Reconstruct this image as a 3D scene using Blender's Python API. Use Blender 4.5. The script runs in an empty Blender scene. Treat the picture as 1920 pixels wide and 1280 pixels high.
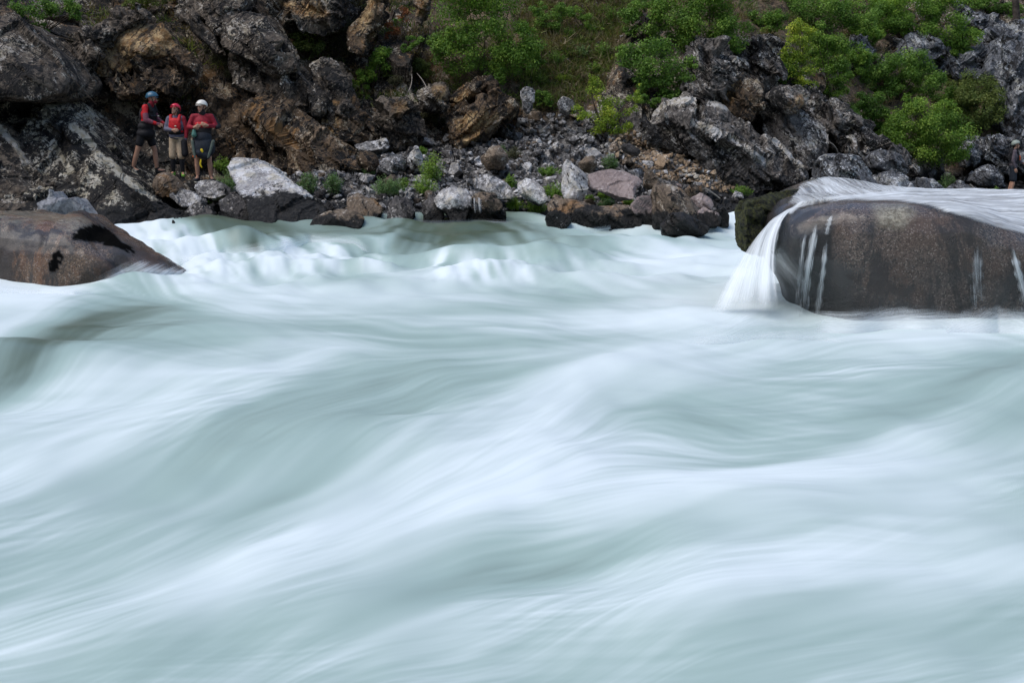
import bpy, bmesh, math, random
import numpy as np
from mathutils import Vector, Matrix
from mathutils.geometry import delaunay_2d_cdt

random.seed(7)
SC = bpy.context.scene
COL = SC.collection
R = math.radians

# ------------------------------------------------------------------ camera geometry
F = 1920 * 50 / 36
CAMZ = 2.5
TH = math.atan(440 / F)
CT, ST = math.cos(TH), math.sin(TH)


def P(px, py, D):
    """world point on the sight line of photo pixel (px, py) at distance D up the valley"""
    px, py, D = np.asarray(px, float), np.asarray(py, float), np.asarray(D, float)
    x = (px - 960) / F
    v = -(py - 640) / F
    t = D / (CT + v * ST)
    return np.stack([x * t, D + 0 * x, CAMZ + t * (-ST + v * CT)], -1)


def proj(p):
    X, Y, Z = p[..., 0], p[..., 1], p[..., 2] - CAMZ
    fw = Y * CT - Z * ST
    up = Y * ST + Z * CT
    return 960 + F * X / fw, 640 - F * up / fw


def onplane(px, py, z):
    v = -(np.asarray(py, float) - 640) / F
    t = (z - CAMZ) / (-ST + v * CT)
    return (np.asarray(px, float) - 960) / F * t, (CT + v * ST) * t


# ------------------------------------------------------------------ numpy noise
def _h(ix, iy, iz, s):
    h = (ix.astype(np.int64) * 374761393 + iy.astype(np.int64) * 668265263 + iz.astype(np.int64) * 2147483647 + s * 974634777)
    h = (h ^ (h >> 13)) & 0xFFFFFFFF
    h = (h * 1274126177) & 0xFFFFFFFF
    h = (h ^ (h >> 16)) & 0xFFFFFFFF
    h = (h * 2246822519) & 0xFFFFFFFF
    return ((h ^ (h >> 15)) & 0xFFFFFF) / float(0xFFFFFF)


def vnoise(p, s=0):
    i = np.floor(p).astype(np.int64)
    f = p - i
    f = f * f * f * (f * (f * 6 - 15) + 10)
    r = 0
    for dx in (0, 1):
        wx = f[:, 0] if dx else 1 - f[:, 0]
        for dy in (0, 1):
            wy = f[:, 1] if dy else 1 - f[:, 1]
            for dz in (0, 1):
                wz = f[:, 2] if dz else 1 - f[:, 2]
                r = r + wx * wy * wz * _h(i[:, 0] + dx, i[:, 1] + dy, i[:, 2] + dz, s)
    return r * 2 - 1


def fbm(p, octv=4, s=0, gain=.5):
    a, r = 1.0, 0
    for k in range(octv):
        r = r + a * vnoise(p * (2.03 ** k) + 17.3 * k, s + k)
        a *= gain
    return r


def facets(p, s=0, tilt=1.0):
    """cells of broken rock: every cell gets its own step and its own tilted face"""
    i = np.floor(p).astype(np.int64)
    best = np.full(len(p), 1e9)
    out = np.zeros(len(p))
    for dx in (-1, 0, 1):
        for dy in (-1, 0, 1):
            for dz in (-1, 0, 1):
                cx, cy, cz = i[:, 0] + dx, i[:, 1] + dy, i[:, 2] + dz
                qx = cx + _h(cx, cy, cz, s + 1) - p[:, 0]
                qy = cy + _h(cx, cy, cz, s + 2) - p[:, 1]
                qz = cz + _h(cx, cy, cz, s + 3) - p[:, 2]
                d = qx * qx + qy * qy + qz * qz
                m = d < best
                if not m.any():
                    continue
                best[m] = d[m]
                cx, cy, cz = cx[m], cy[m], cz[m]
                g = [_h(cx, cy, cz, s + k) * 2 - 1 for k in (4, 5, 6)]
                out[m] = (_h(cx, cy, cz, s + 7) * 2 - 1) * .8 - tilt * (g[0] * qx[m] + g[1] * qy[m] + g[2] * qz[m])
    return out


def frame_of(n, L):
    """coordinates along a bedding plane with normal n; L = block lengths in the plane and across it"""
    n = np.array(n, float)
    n /= np.linalg.norm(n)
    a = np.cross(n, [0, 0, 1.0])
    a /= np.linalg.norm(a)
    b = np.cross(n, a)
    return np.stack([a / L[0], b / L[1], n / L[2]], 1)


BED = (.55, -.45, .70)


def rockdisp(p, amp, size, n=BED, s=0, flat=.30, long=1.7, tilt=.75):
    d = 0
    for k, (sc, a) in enumerate(((1.0, 1.0), (.38, .27), (.14, .06))):
        M = frame_of(n, (size * sc * long, size * sc * 1.1, size * sc * flat))
        q = p @ M + .25 * np.stack([vnoise(p / (size * sc) * 1.3, 90 + k), vnoise(p / (size * sc) * 1.3, 95 + k), 0 * p[:, 0]], 1)
        d = d + a * facets(q + 31.7 * k, s + 10 * k, tilt)
    return amp * d


def sstep(x, a, b):
    t = np.clip((x - a) / (b - a), 0, 1)
    return t * t * (3 - 2 * t)


def polymask(px, py, poly, soft=12):
    """1 inside a polygon, fading over 'soft' pixels"""
    poly = np.array(poly, float)
    ins = np.zeros(px.shape, bool)
    dist = np.full(px.shape, 1e9)
    for (x0, y0), (x1, y1) in zip(poly, np.roll(poly, -1, 0)):
        c = ((y0 > py) != (y1 > py))
        xi = x0 + (py - y0) * (x1 - x0) / (y1 - y0 if y1 != y0 else 1e-9)
        ins ^= c & (px < xi)
        t = np.clip(((px - x0) * (x1 - x0) + (py - y0) * (y1 - y0)) / ((x1 - x0) ** 2 + (y1 - y0) ** 2 + 1e-9), 0, 1)
        dist = np.minimum(dist, np.hypot(px - x0 - t * (x1 - x0), py - y0 - t * (y1 - y0)))
    sd = np.where(ins, dist, -dist)
    return sstep(sd, -soft, soft)


def linemask(px, py, lines, w):
    """1 along polylines, fading to 0 at w pixels"""
    dist = np.full(px.shape, 1e9)
    for ln in lines:
        for (x0, y0), (x1, y1) in zip(ln, ln[1:]):
            t = np.clip(((px - x0) * (x1 - x0) + (py - y0) * (y1 - y0)) / ((x1 - x0) ** 2 + (y1 - y0) ** 2 + 1e-9), 0, 1)
            dist = np.minimum(dist, np.hypot(px - x0 - t * (x1 - x0), py - y0 - t * (y1 - y0)))
    return sstep(-dist, -w, -.3 * w)


# ------------------------------------------------------------------ object helpers
def tag(o, label=None, cat=None, group=None, kind=None):
    if label:
        o['label'] = label
    if cat:
        o['category'] = cat
    if group:
        o['group'] = group
    if kind:
        o['kind'] = kind
    return o


def empty(name, loc, rz=0):
    o = bpy.data.objects.new(name, None)
    COL.objects.link(o)
    o.empty_display_size = .1
    o.location = [float(v) for v in loc]
    o.rotation_euler = (0, 0, rz)
    return o


def meshobj(name, V, faces, mat, parent=None, smooth=True, attrs=None, origin=None):
    """V (n,3); faces: (m,k) int array or a list of such arrays"""
    V = np.asarray(V, float)
    if origin is not None:
        V = V - np.asarray(origin, float)
    fl = faces if isinstance(faces, list) else [faces]
    fl = [np.asarray(f, np.int32) for f in fl if len(f)]
    me = bpy.data.meshes.new(name)
    nl = sum(f.size for f in fl)
    npoly = sum(len(f) for f in fl)
    me.vertices.add(len(V))
    me.vertices.foreach_set('co', V.astype(np.float32).ravel())
    me.loops.add(nl)
    me.loops.foreach_set('vertex_index', np.concatenate([f.ravel() for f in fl]))
    me.polygons.add(npoly)
    tot = np.concatenate([np.full(len(f), f.shape[1], np.int32) for f in fl])
    st = np.concatenate([[0], np.cumsum(tot)[:-1]]).astype(np.int32)
    me.polygons.foreach_set('loop_start', st)
    me.polygons.foreach_set('loop_total', tot)
    me.polygons.foreach_set('use_smooth', np.full(npoly, smooth))
    me.update()
    for k, a in (attrs or {}).items():
        a = np.asarray(a, np.float32)
        if a.ndim == 1:
            me.attributes.new(k, 'FLOAT', 'POINT').data.foreach_set('value', a)
        else:
            me.attributes.new(k, 'FLOAT_VECTOR', 'POINT').data.foreach_set('vector', a.ravel())
    me.validate()
    o = bpy.data.objects.new(name, me)
    COL.objects.link(o)
    if mat:
        me.materials.append(mat)
    if origin is not None:
        o.location = [float(v) for v in origin]
    if parent:
        o.parent = parent
    return o


def gridfaces(nr, nc):
    i = np.arange((nr - 1) * nc).reshape(nr - 1, nc)[:, :-1].ravel()
    return np.stack([i, i + 1, i + nc + 1, i + nc], 1)


def gnormals(G):
    du = np.gradient(G, axis=1)
    dv = np.gradient(G, axis=0)
    n = np.cross(du, dv)
    n /= np.linalg.norm(n, axis=-1, keepdims=True) + 1e-12
    return n


def evalmesh(bm, mods):
    """run a bmesh through modifiers; returns vertices, list of face arrays, normals"""
    me = bpy.data.meshes.new('work')
    bm.to_mesh(me)
    bm.free()
    ob = bpy.data.objects.new('work', me)
    COL.objects.link(ob)
    for typ, kw in mods:
        m = ob.modifiers.new(typ, typ)
        for k, v in kw.items():
            setattr(m, k, v)
    dg = bpy.context.evaluated_depsgraph_get()
    dg.update()
    m2 = ob.evaluated_get(dg).to_mesh()
    V = np.empty(len(m2.vertices) * 3, np.float32)
    m2.vertices.foreach_get('co', V)
    N = np.empty(len(m2.vertices) * 3, np.float32)
    m2.vertices.foreach_get('normal', N)
    lt = np.empty(len(m2.polygons), np.int32)
    m2.polygons.foreach_get('loop_total', lt)
    li = np.empty(len(m2.loops), np.int32)
    m2.loops.foreach_get('vertex_index', li)
    ls = np.concatenate([[0], np.cumsum(lt)[:-1]])
    faces = []
    for k in np.unique(lt):
        sel = np.where(lt == k)[0]
        faces.append(np.stack([li[ls[sel] + j] for j in range(k)], 1))
    ob.evaluated_get(dg).to_mesh_clear()
    bpy.data.objects.remove(ob)
    bpy.data.meshes.remove(me)
    return V.reshape(-1, 3).astype(float), faces, N.reshape(-1, 3).astype(float)


# ------------------------------------------------------------------ material helpers
class NT:
    def __init__(s, name):
        s.m = bpy.data.materials.new(name)
        s.m.use_nodes = True
        s.t = s.m.node_tree
        s.b = s.t.nodes['Principled BSDF']
        s.out = s.t.nodes['Material Output']

    def n(s, typ, **kw):
        o = s.t.nodes.new(typ)
        for k, v in kw.items():
            if k.startswith('i_'):
                o.inputs[k[2:].replace('_', ' ')].default_value = v
            else:
                setattr(o, k, v)
        return o

    def l(s, a, b):
        s.t.links.new(a, b)

    def noise(s, vec, scale, detail=4, rough=.55, dist=0.0):
        o = s.n('ShaderNodeTexNoise', i_Scale=scale, i_Detail=detail, i_Roughness=rough, i_Distortion=dist)
        s.l(vec, o.inputs['Vector'])
        return o.outputs['Fac']

    def ramp(s, fac, a, b, ca=0.0, cb=1.0):
        o = s.n('ShaderNodeMapRange', interpolation_type='SMOOTHSTEP')
        o.inputs['From Min'].default_value = a
        o.inputs['From Max'].default_value = b
        o.inputs['To Min'].default_value = ca
        o.inputs['To Max'].default_value = cb
        s.l(fac, o.inputs['Value'])
        return o.outputs['Result']

    def mix(s, fac, a, b, mode='MIX'):
        o = s.n('ShaderNodeMix', data_type='RGBA', blend_type=mode)
        for v, i in ((fac, 0), (a, 6), (b, 7)):
            if isinstance(v, (int, float)):
                o.inputs[i].default_value = v
            elif isinstance(v, (tuple, list)):
                o.inputs[i].default_value = (*v, 1)
            else:
                s.l(v, o.inputs[i])
        return o.outputs[2]

    def math(s, op, a, b=0.0):
        o = s.n('ShaderNodeMath', operation=op)
        for v, i in ((a, 0), (b, 1)):
            if isinstance(v, (int, float)):
                o.inputs[i].default_value = v
            else:
                s.l(v, o.inputs[i])
        return o.outputs[0]

    def attr(s, name):
        return s.n('ShaderNodeAttribute', attribute_name=name).outputs['Fac']

    def pos(s):
        return s.n('ShaderNodeNewGeometry').outputs['Position']

    def scalevec(s, vec, sx, sy, sz):
        o = s.n('ShaderNodeMapping')
        o.inputs['Scale'].default_value = (sx, sy, sz)
        s.l(vec, o.inputs['Vector'])
        return o.outputs[0]

    def bedded(s, vec):
        """coordinates drawn out along the dipping beds of the rock"""
        out = s.n('ShaderNodeCombineXYZ')
        for k, v in enumerate(((.76, 0, -.65), (.3, .9, .3), (1.5, -1.0, 1.75))):
            d = s.n('ShaderNodeVectorMath', operation='DOT_PRODUCT')
            s.l(vec, d.inputs[0])
            d.inputs[1].default_value = v
            s.l(d.outputs['Value'], out.inputs[k])
        return out.outputs[0]

    def sep(s, vec):
        o = s.n('ShaderNodeSeparateXYZ')
        s.l(vec, o.inputs[0])
        return o.outputs

    def bump(s, h, strength, dist):
        o = s.n('ShaderNodeBump', i_Strength=strength, i_Distance=dist)
        s.l(h, o.inputs['Height'])
        s.l(o.outputs[0], s.b.inputs['Normal'])

    def color(s, c):
        if isinstance(c, (tuple, list)):
            s.b.inputs['Base Color'].default_value = (*c, 1)
        else:
            s.l(c, s.b.inputs['Base Color'])

    def setp(s, **kw):
        for k, v in kw.items():
            i = s.b.inputs[k.replace('_', ' ')]
            if isinstance(v, (int, float, tuple)):
                i.default_value = v
            else:
                s.l(v, i)
        return s


def plain(name, c, rough=.7, var=.25, scale=30, spec=.3):
    """cloth, skin, plastic: one colour with slight mottling"""
    t = NT(name)
    co = t.n('ShaderNodeTexCoord').outputs['Object']
    f = t.noise(co, scale, 3)
    t.color(t.mix(t.ramp(f, .3, .7), tuple(v * (1 - var) for v in c), tuple(min(1, v * (1 + var)) for v in c)))
    t.setp(Roughness=rough)
    t.b.inputs['Specular IOR Level'].default_value = spec
    t.bump(f, .3, .01)
    return t.m


def rock_mat(name, dark, mid, lichen, lich=.5, black=.5, scale=1.0, ochre=None, tint=False, wetline=None, rough=.8, pit=1.0, spec=.3, crack=1.0):
    """lichen-crusted rock. lich / black: how much of the face the pale and the black crusts take (0..1)"""
    t = NT(name)
    p = t.pos()
    pb = t.bedded(p)
    big = t.noise(pb, .9 * scale, 3, .6, .4)
    grain = t.noise(pb, 9 * scale, 6, .75)
    c = t.mix(t.ramp(t.math('ADD', t.math('MULTIPLY', big, .4), t.math('MULTIPLY', grain, .6)), .38, .62), dark, mid)
    if ochre:
        o = t.noise(t.scalevec(p, 1, 1, .6), 1.3 * scale, 4, .6, 1.0)
        c = t.mix(t.ramp(o, .55, .7, 0, .85), c, ochre)
    oc = None
    if tint:
        oc = t.math('MULTIPLY', t.attr('ochre'), t.ramp(t.noise(p, 3, 5, .7, .8), .36, .56, .15, .95))
        c = t.mix(oc, c, t.mix(t.ramp(t.noise(p, 5, 5, .7), .42, .62), (.20, .105, .035), (.52, .37, .19)))
    # pale crust, in patches broken up by finer spots
    l1 = t.noise(pb, 1.5 * scale, 3, .6, .6)
    l2 = t.noise(p, 17 * scale, 6, .78, .3)
    lf = t.math('ADD', t.math('MULTIPLY', l1, .45), t.math('MULTIPLY', l2, .55))
    lf = t.math('ADD', lf, t.math('MULTIPLY', t.attr('rib'), .13))
    a = .70 - .26 * lich
    lc = t.mix(t.ramp(t.noise(p, 5, 3), .4, .65), lichen, tuple(v * m for v, m in zip(lichen, (.70, .65, .54))))
    lm = t.ramp(lf, a, a + .03)
    if oc is not None:
        lm = t.math('MULTIPLY', lm, t.math('SUBTRACT', 1.0, t.math('MULTIPLY', oc, .8)))
    c = t.mix(lm, c, lc)
    b1 = t.noise(pb, 1.1 * scale, 5, .7, .9)
    b2 = t.noise(p, 11 * scale, 6, .78, .2)
    bf = t.math('ADD', t.math('MULTIPLY', b1, .55), t.math('MULTIPLY', b2, .45))
    b = .68 - .24 * black
    bm_ = t.ramp(t.math('SUBTRACT', bf, t.math('MULTIPLY', t.attr('rib'), .10)), b, b + .03)
    if oc is not None:
        bm_ = t.math('MULTIPLY', bm_, t.math('SUBTRACT', 1.0, t.math('MULTIPLY', oc, .7)))
    c = t.mix(bm_, c, (.010, .009, .008))
    if wetline is not None:
        z = t.sep(p)[2]
        zz = t.math('ADD', z, t.math('MULTIPLY', t.math('SUBTRACT', t.noise(p, 1.6, 5, .7), .5), 1.0))
        w = t.ramp(zz, wetline - .03, wetline + .05, 1, 0)
        c = t.mix(w, c, t.mix(t.ramp(grain, .45, .62), (.006, .006, .006), (.030, .028, .026)))
    t.color(c)
    t.setp(Roughness=rough)
    t.b.inputs['Specular IOR Level'].default_value = spec
    # hairline cracks along the bedding and across it
    crk = None
    for nv, fr in ((BED, 2.3), ((.75, .1, -.55), 1.5)):
        dt = t.n('ShaderNodeVectorMath', operation='DOT_PRODUCT')
        t.l(p, dt.inputs[0])
        dt.inputs[1].default_value = nv
        w1 = t.n('ShaderNodeTexNoise', noise_dimensions='1D', i_Scale=fr * scale, i_Detail=3.0, i_Roughness=.7)
        t.l(t.math('ADD', dt.outputs['Value'], t.math('MULTIPLY', t.noise(p, 1.2, 4, .6), .5)), w1.inputs['W'])
        k_ = t.math('MULTIPLY', t.ramp(t.math('ABSOLUTE', t.math('SUBTRACT', w1.outputs['Fac'], .5)), .004, .018, 1, 0), t.ramp(t.noise(p, 1.7, 2), .42, .55))
        crk = k_ if crk is None else t.math('MAXIMUM', crk, k_)
    c = t.mix(t.math('MULTIPLY', crk, .8 * crack), c, (.012, .010, .009))
    t.color(c)
    h = t.math('ADD', t.math('ADD', t.math('MULTIPLY', t.noise(p, 5 * scale, 8, .75), 1.0), t.math('MULTIPLY', l2, .35)), t.math('MULTIPLY', bf, -.3))
    h = t.math('SUBTRACT', h, t.math('MULTIPLY', crk, .5 * crack))
    t.bump(h, 1.0, .06 * pit)
    return t.m
# ------------------------------------------------------------------ camera, light
cam = bpy.data.cameras.new('camera')
cam.lens = 50
cam.sensor_width = 36
cam.clip_end = 2000
co = bpy.data.objects.new('camera', cam)
COL.objects.link(co)
co.location = (0, 0, CAMZ)
co.rotation_euler = (math.pi / 2 - TH, 0, 0)
SC.camera = co

SUN_EL, SUN_AZ = R(60), R(242)          # soft, from the left and a little behind the camera
w = bpy.data.worlds.new('World')
SC.world = w
w.use_nodes = True
nt = w.node_tree
sky = nt.nodes.new('ShaderNodeTexSky')
sky.sky_type = 'NISHITA'
sky.sun_disc = False
sky.sun_elevation = SUN_EL
sky.sun_rotation = SUN_AZ
sky.air_density = 1.0
sky.dust_density = 1.5
sky.ozone_density = 1.0
bg = nt.nodes['Background']
nt.links.new(sky.outputs[0], bg.inputs[0])
bg.inputs[1].default_value = .15
sun = bpy.data.lights.new('sun', 'SUN')
sun.energy = 1.7
sun.angle = R(55)
sun.color = (1, .95, .88)
so = bpy.data.objects.new('sun', sun)
COL.objects.link(so)
sd = Vector((math.sin(SUN_AZ) * math.cos(SUN_EL), math.cos(SUN_AZ) * math.cos(SUN_EL), math.sin(SUN_EL)))
so.rotation_euler = sd.to_track_quat('Z', 'Y').to_euler()
so.location = (0, -20, 40)
SC.view_settings.view_transform = 'Standard'
SC.view_settings.look = 'None'
SC.view_settings.gamma = 1
SC.view_settings.exposure = 0.35
SC.cycles.max_bounces = 6
SC.cycles.transparent_max_bounces = 12

# ------------------------------------------------------------------ the far bank: talus, cliff and hillside as one terrain
PROFILE = {   # column of the photo: (row, distance) pairs, read from the waterline upwards
    -900: ((470, 20), (400, 22), (250, 24), (0, 26), (-600, 34)),
    -200: ((470, 22), (420, 24), (395, 25.5), (200, 27.5), (0, 30), (-600, 40)),
    60: ((470, 23), (420, 26), (395, 27.5), (330, 29.5), (200, 31), (60, 32.3), (0, 33), (-600, 44)),
    200: ((470, 24), (420, 27), (400, 28), (340, 29.3), (318, 30.8), (250, 32), (150, 32.8), (60, 33.6), (0, 34.5), (-600, 46)),
    400: ((470, 24), (420, 27.2), (395, 28.2), (345, 29.5), (318, 31.3), (250, 32), (150, 33), (0, 35), (-600, 46)),
    640: ((470, 24), (420, 27), (400, 28), (300, 31.5), (280, 33), (200, 33.8), (100, 35), (0, 37), (-600, 48)),
    900: ((470, 24), (420, 27), (405, 28), (300, 32), (265, 33.6), (180, 34.5), (90, 36), (0, 38), (-600, 52)),
    1150: ((470, 25), (425, 27.2), (410, 28.3), (300, 32.4), (255, 34), (150, 36.2), (0, 40), (-600, 56)),
    1300: ((470, 25), (430, 27.5), (415, 28.8), (330, 33), (270, 34.5), (150, 36.5), (0, 40), (-600, 56)),
    1450: ((470, 26), (430, 28.5), (418, 30), (370, 34), (310, 36), (150, 39), (0, 42.5), (-600, 58)),
    1700: ((470, 27), (430, 31), (385, 36), (340, 39.5), (300, 41), (150, 44), (0, 48), (-600, 62)),
    1920: ((470, 27), (430, 31), (385, 38), (350, 42), (300, 43.5), (150, 45.5), (0, 49), (-600, 62)),
    2900: ((470, 25), (430, 29), (385, 36), (300, 41), (0, 45), (-600, 58)),
}
cols = np.concatenate([np.arange(-900, -40, 14), np.arange(-40, 1960, 2.6), np.arange(1960, 2900, 14)])
rows = np.concatenate([np.arange(470, -30, -2.0), np.arange(-30, -620, -10)])
ck = sorted(PROFILE)
DP = np.array([np.interp(-rows, [-r for r, d in PROFILE[k]], [d for r, d in PROFILE[k]]) for k in ck])
Dg = np.empty((len(rows), len(cols)))
for j in range(len(rows)):
    Dg[j] = np.interp(cols, ck, DP[:, j])
PX, PY = np.meshgrid(cols, rows)
ker = np.exp(-np.linspace(-2, 2, 25) ** 2)
ker /= ker.sum()
pad = np.pad(Dg, ((0, 0), (12, 12)), 'edge')
Dg = np.stack([np.convolve(r, ker, 'valid') for r in pad])


def bank_depth(px, py):
    """distance of the undisplaced bank along a sight line"""
    d = [np.interp(-py, [-r for r, _ in PROFILE[k]], [q for _, q in PROFILE[k]]) for k in ck]
    return float(np.interp(px, ck, d))


G = P(PX, PY, Dg)
N = gnormals(G)
N[N[..., 1] > 0] *= -1
soil = np.maximum.reduce([
    polymask(PX, PY, [(985, -60), (1190, -60), (1180, 60), (1130, 170), (1060, 215), (1010, 205), (975, 150)], 25),
    polymask(PX, PY, [(1190, -60), (1700, -60), (1640, 120), (1500, 120), (1400, 60), (1300, 80)], 25) * .9,
    polymask(PX, PY, [(760, -60), (980, -60), (980, 180), (900, 170), (790, 100)], 25) * .8,
    polymask(PX, PY, [(1540, 150), (1820, 120), (1870, 270), (1720, 300), (1640, 270)], 20) * .8,
    (PY < -30) * 1.0 * (PX > 700)])
talus = np.maximum.reduce([
    polymask(PX, PY, [(640, 290), (760, 262), (900, 262), (1010, 225), (1090, 215), (1210, 240), (1300, 290), (1400, 340), (1480, 380), (1480, 500), (380, 500), (560, 330)], 12),
    polymask(PX, PY, [(1480, 350), (1920, 318), (2200, 320), (2200, 500), (1480, 500)], 12)])
ochre = np.maximum.reduce([
    polymask(PX, PY, [(160, 128), (190, 88), (225, 62), (300, 48), (318, 75), (332, 95), (285, 105), (240, 130), (200, 138)], 7),
    polymask(PX, PY, [(840, 215), (940, 168), (965, 190), (950, 235), (870, 262), (845, 255)], 10) * .7,
    polymask(PX, PY, [(780, 170), (835, 158), (835, 195), (800, 200)], 8) * .6,
    polymask(PX, PY, [(500, -30), (640, -30), (600, 40), (510, 35)], 10) * .55,
    polymask(PX, PY, [(655, 55), (700, 0), (735, 0), (690, 60)], 8) * .6,
    polymask(PX, PY, [(1330, 165), (1375, 130), (1420, 160), (1400, 210)], 10) * .5])
pf = G.reshape(-1, 3)
cliff = (1 - soil) * (1 - talus)
d1 = rockdisp(pf, .62, 2.6, s=3).reshape(PX.shape)
d2 = rockdisp(pf, .13, .55, n=(.3, -.5, .8), s=50, flat=.6, long=1.0, tilt=1.2).reshape(PX.shape)
d3 = fbm(pf * .8, 5, 77).reshape(PX.shape) * .16
smoothpatch = polymask(PX, PY, [(160, 128), (190, 88), (225, 62), (300, 48), (318, 75), (332, 95), (285, 105), (240, 130), (200, 138)], 10)
disp = cliff * d1 * (1 - .75 * smoothpatch) + talus * d2 + soil * d3 + .02 * fbm(pf * 6, 3, 5).reshape(PX.shape)
disp = disp * (1 - .9 * sstep(PY, 396, 412) * (PX > 330))
G = G + N * disp[..., None]
G[..., 2] = np.where(PY > 440, G[..., 2] - (PY - 440) * .05, G[..., 2])

# terrain material: cliff rock, talus rubble and brown soil with dry grass
t = NT('hillside_ground')
p = t.pos()
pb = t.bedded(p)
big = t.noise(pb, .8, 3, .6, .4)
grain = t.noise(pb, 9, 6, .75)
rk = t.mix(t.ramp(t.math('ADD', t.math('MULTIPLY', big, .4), t.math('MULTIPLY', grain, .6)), .38, .62), (.020, .014, .010), (.130, .095, .064))
br = t.ramp(t.noise(p, 1.1, 4, .6, 1.0), .53, .66)
rk = t.mix(t.math('MULTIPLY', br, .75), rk, (.23, .125, .045))
oc = t.math('MULTIPLY', t.attr('ochre'), t.ramp(t.noise(p, 3, 5, .7, .8), .36, .56, .15, .95))
rk = t.mix(oc, rk, t.mix(t.ramp(t.noise(p, 5, 5, .7), .42, .62), (.20, .105, .035), (.52, .37, .19)))
l2 = t.noise(p, 17, 6, .78, .3)
lf = t.math('ADD', t.math('MULTIPLY', t.noise(pb, 1.5, 3, .6, .6), .45), t.math('MULTIPLY', l2, .55))
rk = t.mix(t.math('MULTIPLY', t.ramp(lf, .525, .55), t.math('SUBTRACT', 1.0, t.math('MULTIPLY', oc, .8))), rk, (.42, .37, .29))
bf = t.math('ADD', t.math('MULTIPLY', t.noise(pb, 1.1, 5, .7, .9), .55), t.math('MULTIPLY', t.noise(p, 11, 6, .78, .2), .45))
rk = t.mix(t.math('MULTIPLY', t.ramp(bf, .50, .525), t.math('SUBTRACT', 1.0, oc)), rk, (.010, .009, .007))
tl = t.mix(t.ramp(t.noise(p, 6, 5, .75), .38, .62), (.03, .027, .025), (.17, .16, .15))
tl = t.mix(t.ramp(lf, .53, .56), tl, (.40, .385, .37))
tl = t.mix(t.ramp(bf, .52, .55), tl, (.012, .011, .01))
sl = t.mix(t.ramp(t.noise(p, 5, 8, .8, .5), .38, .62), (.028, .018, .011), (.24, .16, .095))
sl = t.mix(t.ramp(t.noise(p, 1.6, 7, .8, .3), .52, .60), sl, (.085, .095, .03))
sl = t.mix(t.ramp(t.noise(p, 24, 4, .8), .60, .66), sl, (.34, .27, .18))
c = t.mix(t.attr('talus'), rk, tl)
c = t.mix(t.attr('soil'), c, sl)
z = t.sep(p)[2]
zz = t.math('ADD', z, t.math('MULTIPLY', t.math('SUBTRACT', t.noise(p, 1.6, 4, .6), .5), .6))
c = t.mix(t.ramp(zz, .55, .75, 1, 0), c, (.009, .009, .009))
t.color(c)
t.setp(Roughness=.85)
t.bump(t.math('ADD', t.noise(p, 5, 8, .75), t.math('MULTIPLY', l2, .35)), 1.0, .07)
terrain = meshobj('hillside', G.reshape(-1, 3), gridfaces(*PX.shape)[:, ::-1], t.m, smooth=False,
                  attrs={'soil': soil.ravel(), 'talus': talus.ravel(), 'ochre': ochre.ravel()})
tag(terrain, kind='structure')

# river bed and the slope on the near side of the canyon (unseen behind the camera, added and steepened to cut frontal light)
gx = np.linspace(-60, 60, 90)
gy = np.linspace(-60, 30, 80)
GX, GY = np.meshgrid(gx, gy)
GZ = -1.6 + np.clip(-GY - 3, 0, 99) * .85 + fbm(np.stack([GX.ravel(), GY.ravel(), 0 * GX.ravel()], 1) * .25, 4, 9).reshape(GX.shape) * np.clip(-GY / 6, .15, 1.4)
t = NT('light_blocking_slope')
t.color(t.mix(t.ramp(t.noise(t.pos(), 1.5, 6, .7), .4, .6), (.03, .028, .02), (.045, .065, .02)))
t.setp(Roughness=.9)
tag(meshobj('river_bed_and_blocking_slope', np.stack([GX, GY, GZ], -1).reshape(-1, 3), gridfaces(*GX.shape), t.m), kind='structure')
# ------------------------------------------------------------------ the river: one displaced sheet with foam drawn out along the current
wc = np.concatenate([np.arange(-700, -60, 12), np.arange(-60, 1980, 2.2), np.arange(1980, 2700, 12)])
wr = np.concatenate([np.arange(366, 1300, 1.7), np.arange(1300, 1700, 8)])
WPX, WPY = np.meshgrid(wc, wr)
WX, WY = onplane(WPX, WPY, 0.0)


def river_level(X, Y):
    return sstep(Y, 19, 29) * np.interp(X, [-10, -2, 4, 9], [.46, .42, .22, -.05])


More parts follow.
